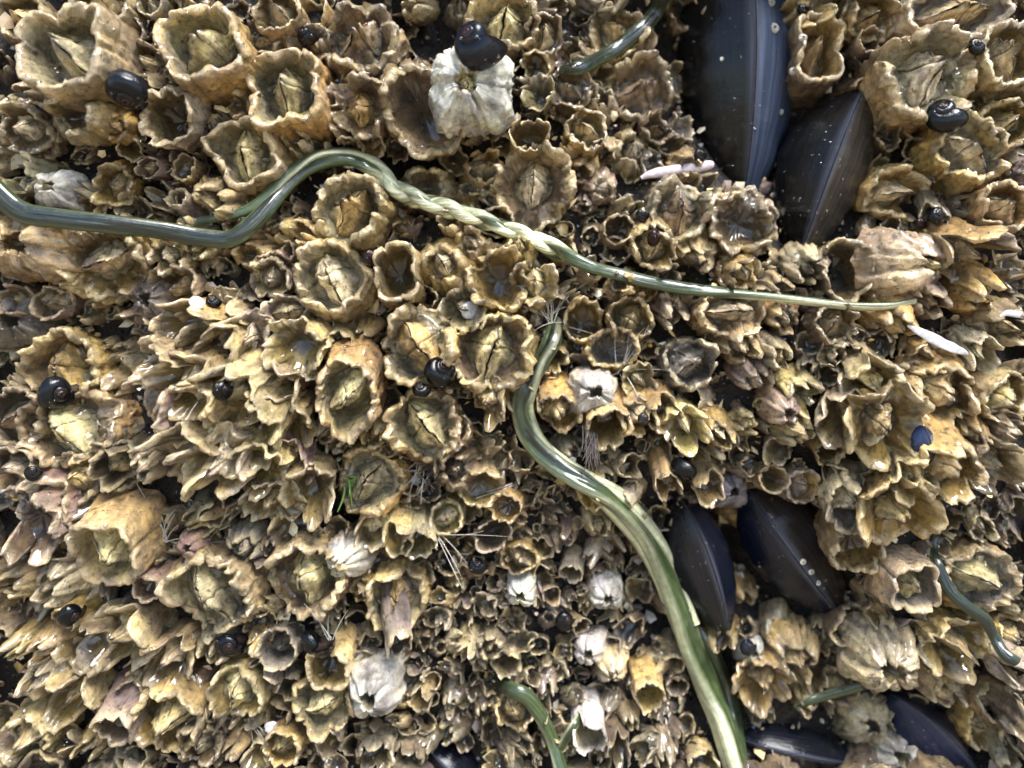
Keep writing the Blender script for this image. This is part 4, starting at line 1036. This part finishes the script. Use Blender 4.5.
worm([strand([(-190,120,11,0,1,10,0),(-110,128,11,0,1,10,0),(-40,150,11,0,1,10,0),(-8,186,11,0,1,10,0),(22,212,10.5,0,1,8,0),(60,219,10,5,1,6,0),(110,224,9.5,0,1,5,0),(160,230,9,-10,1,5,0),(205,238,9,0,1,5,0),(232,238,9,10,1,5,0),
              (258,218,8.5,0,1,5,0),(285,188,8,20,.95,5,0),(312,167,8,40,.9,5,0),(345,160,8,60,.8,5,0),(372,169,9.0,90,.55,5,.2),(395,188,7.8,200,.3,5,.7),(415,198,7.6,330,.15,5,.45),
              (445,208,7.6,480,.15,5,.45),(475,217,7.4,630,.25,4,.45),(505,228,7.2,780,.3,4,.45),(535,240,7.2,930,.3,4,.8),(562,254,7.2,1050,.4,4,.6),(590,266,6.5,1100,.7,4,.3),(625,276,7,1110,.8,4,0),(660,284,7,1110,.85,4,0),(700,290,7,1120,.8,4,0),
              (740,294,6.5,1150,.6,3,0),(790,299,6,1170,.5,2,0),(850,306,5.8,1180,.5,2,0),(888,306,5.2,1180,.5,1,0),(914,301,4.6,1180,.5,-5,0)], 480, lobes=.12, sm=18),
      strand([(196,222,4,0,.8,-4,0),(250,208,5.5,20,.5,0,0),(290,172,6,30,.4,2,0),(318,155,6,60,.3,3,0),(350,152,6,60,.3,3,0),(372,165,7.6,90,.2,5,-.5),(395,188,7.6,200,.15,5,-.5),(415,198,7.6,330,.15,5,-.5),
              (445,208,7.6,480,.15,5,-.5),(475,217,7.4,630,.15,4,-.5),(505,228,7.2,780,.2,4,-.5),(535,240,6.7,930,.2,4,-.5),(562,254,5.8,1050,.3,4,-.8),(590,266,3.6,1100,.4,3,-.7),(625,276,2.4,1110,.5,1,-.6)], 300, lobes=.1, sm=18)],
     'long worm crossing the upper half, dark green at left and twisted pale in the middle')
worm([strand([(556,322,8.4,20,.8,-12),(553,340,9.2,0,1,2),(541,362,8.4,-20,1,2),(527,390,10.1,10,.95,2),(523,412,10.9,0,.8,2),(533,438,11.8,20,.95,2),(556,463,11.8,40,.9,2),(585,484,12.6,70,.85,2),
              (610,503,13.4,100,.7,2),(640,536,14.3,100,.6,2),(660,570,15.1,80,.6,2),(675,605,16.0,80,.6,2),(690,645,16.8,70,.55,2),(708,690,16.8,80,.5,2),(724,730,16.0,90,.45,2),(742,790,16.0,90,.45,2)], 330, lobes=.42, sm=26),
      strand([(545,360,4.2,90,.5,0),(533,395,5.0,90,.35,2),(535,425,5.9,100,.3,4),(556,452,6.7,130,.3,4),(590,478,7.6,160,.3,3),(622,500,7.6,200,.2,3),(655,540,7.6,230,.2,3),(676,585,6.7,260,.25,2),(692,625,5.9,280,.3,0)], 170, offs=.6, lobes=.2, sm=16),
      strand([(700,628,4.2,20,.9,-6),(716,660,7.6,20,.85,-4),(730,700,7.6,10,.8,-4),(738,740,6.7,0,.8,-4),(746,790,5.9,0,.8,-4)], 90, lobes=.2)],
     'thick pale green worm running from the centre down to the bottom edge')
worm([strand([(562,70,5,0,.9,-10),(578,68,7,0,1,2),(600,58,7.5,10,1,3),(625,42,7.5,0,1,4),(648,22,7.5,0,1,4),(662,0,7.5,0,1,4),(676,-40,7.5,0,1,4)], 110, sm=12)],
     'dark green worm at the top edge left of the largest mussel')
worm([strand([(494,676,5,0,.8,-8),(508,688,8,0,.85,2),(528,698,8,20,.6,2),(544,722,7.5,40,.5,2),(555,748,7.5,40,.5,2),(566,790,9.0,40,.5,2)], 100, sm=12)],
     'short green worm curving down to the bottom edge left of centre')
worm([strand([(582,712,3,0,.4,-6),(574,726,4.5,0,.35,2),(564,742,4.5,0,.35,2),(558,756,3,0,.35,-4)], 50, sm=8)],
     'pale thin worm end joining the short bottom worm from the right')
worm([strand([(930,544,3,0,.9,-8),(936,560,5.5,0,.9,2),(948,588,6,0,.95,2),(966,606,6,0,.95,2),(985,620,6,0,1,2),(994,636,5.5,0,1,2),(1006,655,6,0,1,2),(1030,668,6,0,1,2),(1090,690,6,0,1,2)], 130, sm=12)],
     'thin grey-green worm winding off the right edge in the lower right')
worm([strand([(796,708,3,0,.4,-6),(812,700,4.5,0,.5,3),(836,693,5,0,.5,3),(862,686,4.5,0,.5,-2)], 60, sm=8)],
     'thin pale worm in the lower right left of the large round barnacle')

def ribbon(name, pts, mat, n, flat, label, cat, rel=True):
    Q = catmull(pts, n)
    hs = np.array([top(q[0], q[1], 2) for q in Q]); h = np.full(n, np.sort(hs)[int(n * .75)]) + Q[:, 3]
    x, y = unproj(Q[:, 0], Q[:, 1], h); P = np.stack([x - CX, CY - y, h], -1)
    T = np.gradient(P, axis=0); T /= np.linalg.norm(T, axis=1)[:, None]
    Z = np.array([0, 0, 1.0]); N = Z - T * (T @ Z)[:, None]; N /= np.linalg.norm(N, axis=1)[:, None]; Bn = np.cross(T, N)
    a = np.linspace(0, 2 * np.pi, 14, endpoint=False)
    V = P[:, None] + Bn[:, None] * (Q[:, 2:3] * np.sin(a))[..., None] + N[:, None] * (Q[:, 2:3] * flat * np.cos(a))[..., None]
    caps = [(j, (j + 1) % 14, n * 14) for j in range(14)] + [((n - 1) * 14 + (j + 1) % 14, (n - 1) * 14 + j, n * 14 + 1) for j in range(14)]
    V = np.concatenate([V.reshape(-1, 3), V[0].mean(0)[None], V[-1].mean(0)[None]])
    V = V + .6 * np.stack([vnoise(V / 6, 3 + 7 * i) for i in range(3)], -1)
    put(name, make_mesh(name, W(V), [grid_faces(n, 14)[:, ::-1], np.array(caps)[:, ::-1]], mat=mat), label=label, cat=cat)
ribbon('sea_slug', [(641,178,2,2),(652,174,4.5,3),(675,170,5.2,4),(697,167,5.6,4),(710,165,4.5,4),(714,165,2,4)], M_SLUG, 40, .6, 'smooth lilac-grey slug-like strip lying under the left edge of the largest mussel', 'sea slug')
ribbon('shell_splinter', [(908,325,1,6),(920,332,4,6),(940,342,5,6),(958,350,4,6),(968,354,1,6)], M_CHIP, 30, .22, 'long white shell splinter under the right end of the long worm', 'shell splinter')
ribbon('shell_splinter', [(1000,316,1,3),(1010,313,3,3),(1030,318,3,3)], M_CHIP, 16, .3, 'short white shell splinter at the right edge level with the worm end', 'shell splinter')

def disc(name, px, py, r, mat, label, cat, ang=.3):
    h = top(px, py, r * .5) + r * .3; x, y = unproj(px, py, h); rn = random.Random(int(px))
    n = 22; th = np.linspace(0, 2 * np.pi, n, endpoint=False)
    rr = r * (1 + np.array([rn.uniform(-.10, .10) for _ in range(n)]))
    rows = []
    for f_, z in ((1, -.16), (1.02, 0), (.85, .12), (.4, .17), (.02, .18)):
        rows.append(np.stack([rr * f_ * np.cos(th), rr * f_ * np.sin(th) * (.9), np.full(n, r * z)], -1))
    V = np.concatenate(rows) @ frame(ang, ang * .6)
    put(name, make_mesh(name, W(V), grid_faces(5, n), mat=mat), label=label, cat=cat, loc=W(np.array([x - CX, CY - y, h])))
disc('shell_disc', 471, 310, 10, M_CHIP, 'round white lilac-tinted chip left of the middle worm', 'shell chip')
disc('shell_chip', 416, 480, 6, M_CHIP, 'small angular white chip beside the fluffy brown tuft', 'shell chip')
disc('shell_chip', 197, 303, 7, M_CHIP, 'small white chip beside the tiny black snail at the top of the petal cluster', 'shell chip')
disc('shell_chip', 272, 728, 7, M_CHIP, 'white crumb near the short pale bristle at the lower left', 'shell chip')
disc('shell_chip', 573, 460, 3.5, M_CHIP, 'tiny white chip just right of the worm bend at the centre', 'shell chip')
bpy.context.view_layer.update(); DG = bpy.context.evaluated_depsgraph_get()
for i, (px, py, r, wd) in enumerate([(771,3,4.5,'topmost white speck on the largest mussel, cut by the top edge'), (774,28,5.5,'largest white speck on the shiny side of the largest mussel'),
        (803,38,4.5,'white speck on the right rim of the largest mussel'), (793,71,4,'white speck half way down the right side of the largest mussel'),
        (781,112,3,'lowest white speck on the largest mussel'), (722,59,2.5,'single tiny speck on the dark left side of the largest mussel'),
        (741,568,4.5,'white speck on the narrow lower mussel'), (803,562,3.5,'upper white speck on the broad lower mussel'), (811,572,3.5,'middle white speck on the broad lower mussel'), (818,583,3,'lower white speck on the broad lower mussel')]):
    h = surf(px, py) - .3
    if h < -90: continue
    x, y = unproj(px, py, h)
    V, F, C, U, zf, ri = barnacle_geo(r * .7, r * .7, 'dome', COL['white'], random.Random(i + 3), nt_=28)
    put('baby_barnacle', make_mesh('baby_barnacle', W(warp(V, r, i)), F, C, U, M_WHITE), label=wd, cat='baby barnacle', group='white specks on the mussels', loc=W(np.array([x - CX, CY - y, h])))

# ------------------------------------------------------------------ tufts of fibres, green alga
def tuft(name, px, py, n, length, dirx, diry, spread, rad, mat, label, cat, curl=.2, seed=1, out_=.4, root=3):
    rn = random.Random(seed); h0 = top(px, py, 3) - 1; x0, y0 = unproj(px, py, h0)
    Vs, Fs = [], []; o = 0
    for i in range(n):
        a = math.atan2(diry, dirx) + rn.gauss(0, spread); L = length * rn.uniform(.55, 1.1)
        p = np.array([x0 - CX + rn.uniform(-root, root), CY - y0 + rn.uniform(-root, root), h0])
        d = np.array([math.cos(a), math.sin(a), rn.uniform(out_ * .3, out_)]); d /= np.linalg.norm(d)
        cv = np.array([rn.gauss(0, curl), rn.gauss(0, curl), rn.gauss(0, curl * .6)]); m = 12
        pts = np.array([p + d * L * t + cv * L * t * t for t in np.linspace(0, 1, m)])
        T = np.gradient(pts, axis=0); T /= np.linalg.norm(T, axis=1)[:, None]
        N = np.cross(T, [0, .3, 1.0]); N /= np.linalg.norm(N, axis=1)[:, None]; Bn = np.cross(T, N)
        rr = rad * rn.uniform(.7, 1.2) * (1 - .7 * np.linspace(0, 1, m) ** 2)
        an = np.arange(5) * 2 * np.pi / 5
        V = pts[:, None] + rr[:, None, None] * (N[:, None] * np.cos(an)[None, :, None] + Bn[:, None] * np.sin(an)[None, :, None])
        Vs.append(V.reshape(-1, 3)); Fs.append(grid_faces(m, 5) + o); o += m * 5
    put(name, make_mesh(name, W(np.concatenate(Vs)), np.concatenate(Fs), mat=mat), label=label, cat=cat)
tuft('bristle_tuft', 194, 676, 7, 44, .35, -1, .10, .75, M_FIBRE, 'white tuft of stiff bristles at the lower left', 'bristle tuft', .05, 2)
tuft('bristle', 276, 716, 2, 34, 1, -.12, .03, .8, M_FIBRE, 'single pale bristle lying at the lower left of the crusty white barnacle', 'bristle', .02, 3, .15, 1)
tuft('fibre_tuft', 551, 322, 16, 38, -.1, 1, .75, .5, M_FIBRE, 'tuft of fine hairs at the top of the middle worm', 'fibre tuft', .25, 4)
tuft('fibre_tuft', 620, 372, 10, 48, .4, .3, 1.4, .42, M_FIBRE, 'loose fine hairs right above the lumpy white barnacle', 'fibre tuft', .2, 5)
tuft('fibre_tuft', 165, 540, 12, 40, 0, 1, 1.3, .55, M_FIBRE, 'straggling pale hairs between the petal cluster and the hooded barnacle', 'fibre tuft', .3, 6)
tuft('fibre_tuft', 432, 466, 34, 30, -.2, -.6, 1.6, .45, M_DFIBRE, 'fluffy brown tuft right of the green alga', 'fibre tuft', .5, 7, .9, 5)
tuft('fibre_tuft', 424, 466, 12, 30, -.1, -.3, .6, .4, M_FIBRE, 'web of glassy hairs hanging over the fluffy brown tuft', 'fibre tuft', .2, 8, .6, 8)
tuft('fibre_tuft', 590, 432, 26, 34, .0, -1, .18, .8, M_DFIBRE, 'dense dark fibre bundle beside the smooth golden tube', 'fibre tuft', .08, 9, .3, 7)
tuft('fibre_tuft', 250, 720, 8, 30, .7, -.6, .5, .45, M_FIBRE, 'thin hairs right of the white bristle tuft', 'fibre tuft', .15, 10)
tuft('fibre_tuft', 515, 485, 3, 40, -.9, -.35, .05, .5, M_FIBRE, 'long straight hair left of the worm bend at the centre', 'fibre tuft', .03, 11)
tuft('fibre_tuft', 440, 535, 5, 55, .8, -.6, .3, .4, M_FIBRE, 'fine curved hairs beside the three long pale tubes', 'fibre tuft', .15, 12)
tuft('fibre_tuft', 330, 640, 6, 34, .2, .9, .8, .4, M_FIBRE, 'few fine hairs above the snail on the yellow-brown barnacle', 'fibre tuft', .15, 13)
tuft('green_alga', 347, 480, 9, 24, .5, -.8, .7, 1.8, M_ALGA, 'bright green alga strands on the lip of a round ochre barnacle', 'alga', .5, 14, .25, 4)

# beads of sea water added to give the wet shells small glints
bpy.context.view_layer.update(); DG = bpy.context.evaluated_depsgraph_get()
def beads(n):
    rn = random.Random(77); Vs, Fs = [], []; o = 0; got = 0
    th = np.linspace(0, 2 * np.pi, 8, endpoint=False); rows = []
    for p in (.02, .35, .7, 1.05, 1.4, 1.8): rows.append(np.stack([np.sin(p) * np.cos(th), np.sin(p) * np.sin(th), np.full(8, np.cos(p))], -1))
    unit = np.concatenate(rows)
    for _ in range(n):
        px, py = rn.uniform(-40, 1064), rn.uniform(-40, 808)
        d = Vector(((px - CX) * S, D * S, (CY - py) * S)).normalized()
        ok, loc, nor, idx, ob, mt = sc.ray_cast(DG, EYE, d)
        if not ok or nor.y > -.15 or ob.name.startswith('ribbon'): continue
        r = rn.uniform(.55, 1.0) + (rn.random() ** 6) * 1.4
        nn = np.array(nor); t1 = np.cross(nn, [.3, .2, .9]); t1 /= np.linalg.norm(t1); t2 = np.cross(nn, t1)
        V = (unit[:, :1] * t1 + unit[:, 1:2] * t2 + unit[:, 2:] * nn * .75) * r * S + np.array(loc) - nn * r * .1 * S
        Vs.append(V); Fs.append(grid_faces(6, 8) + o); o += 48
    put('glint_droplets', make_mesh('glint_droplets', np.concatenate(Vs), np.concatenate(Fs), mat=M_WATER), label='countless tiny beads of sea water added on the shells for wet glints', cat='water droplets', kind='stuff')
beads(3200)
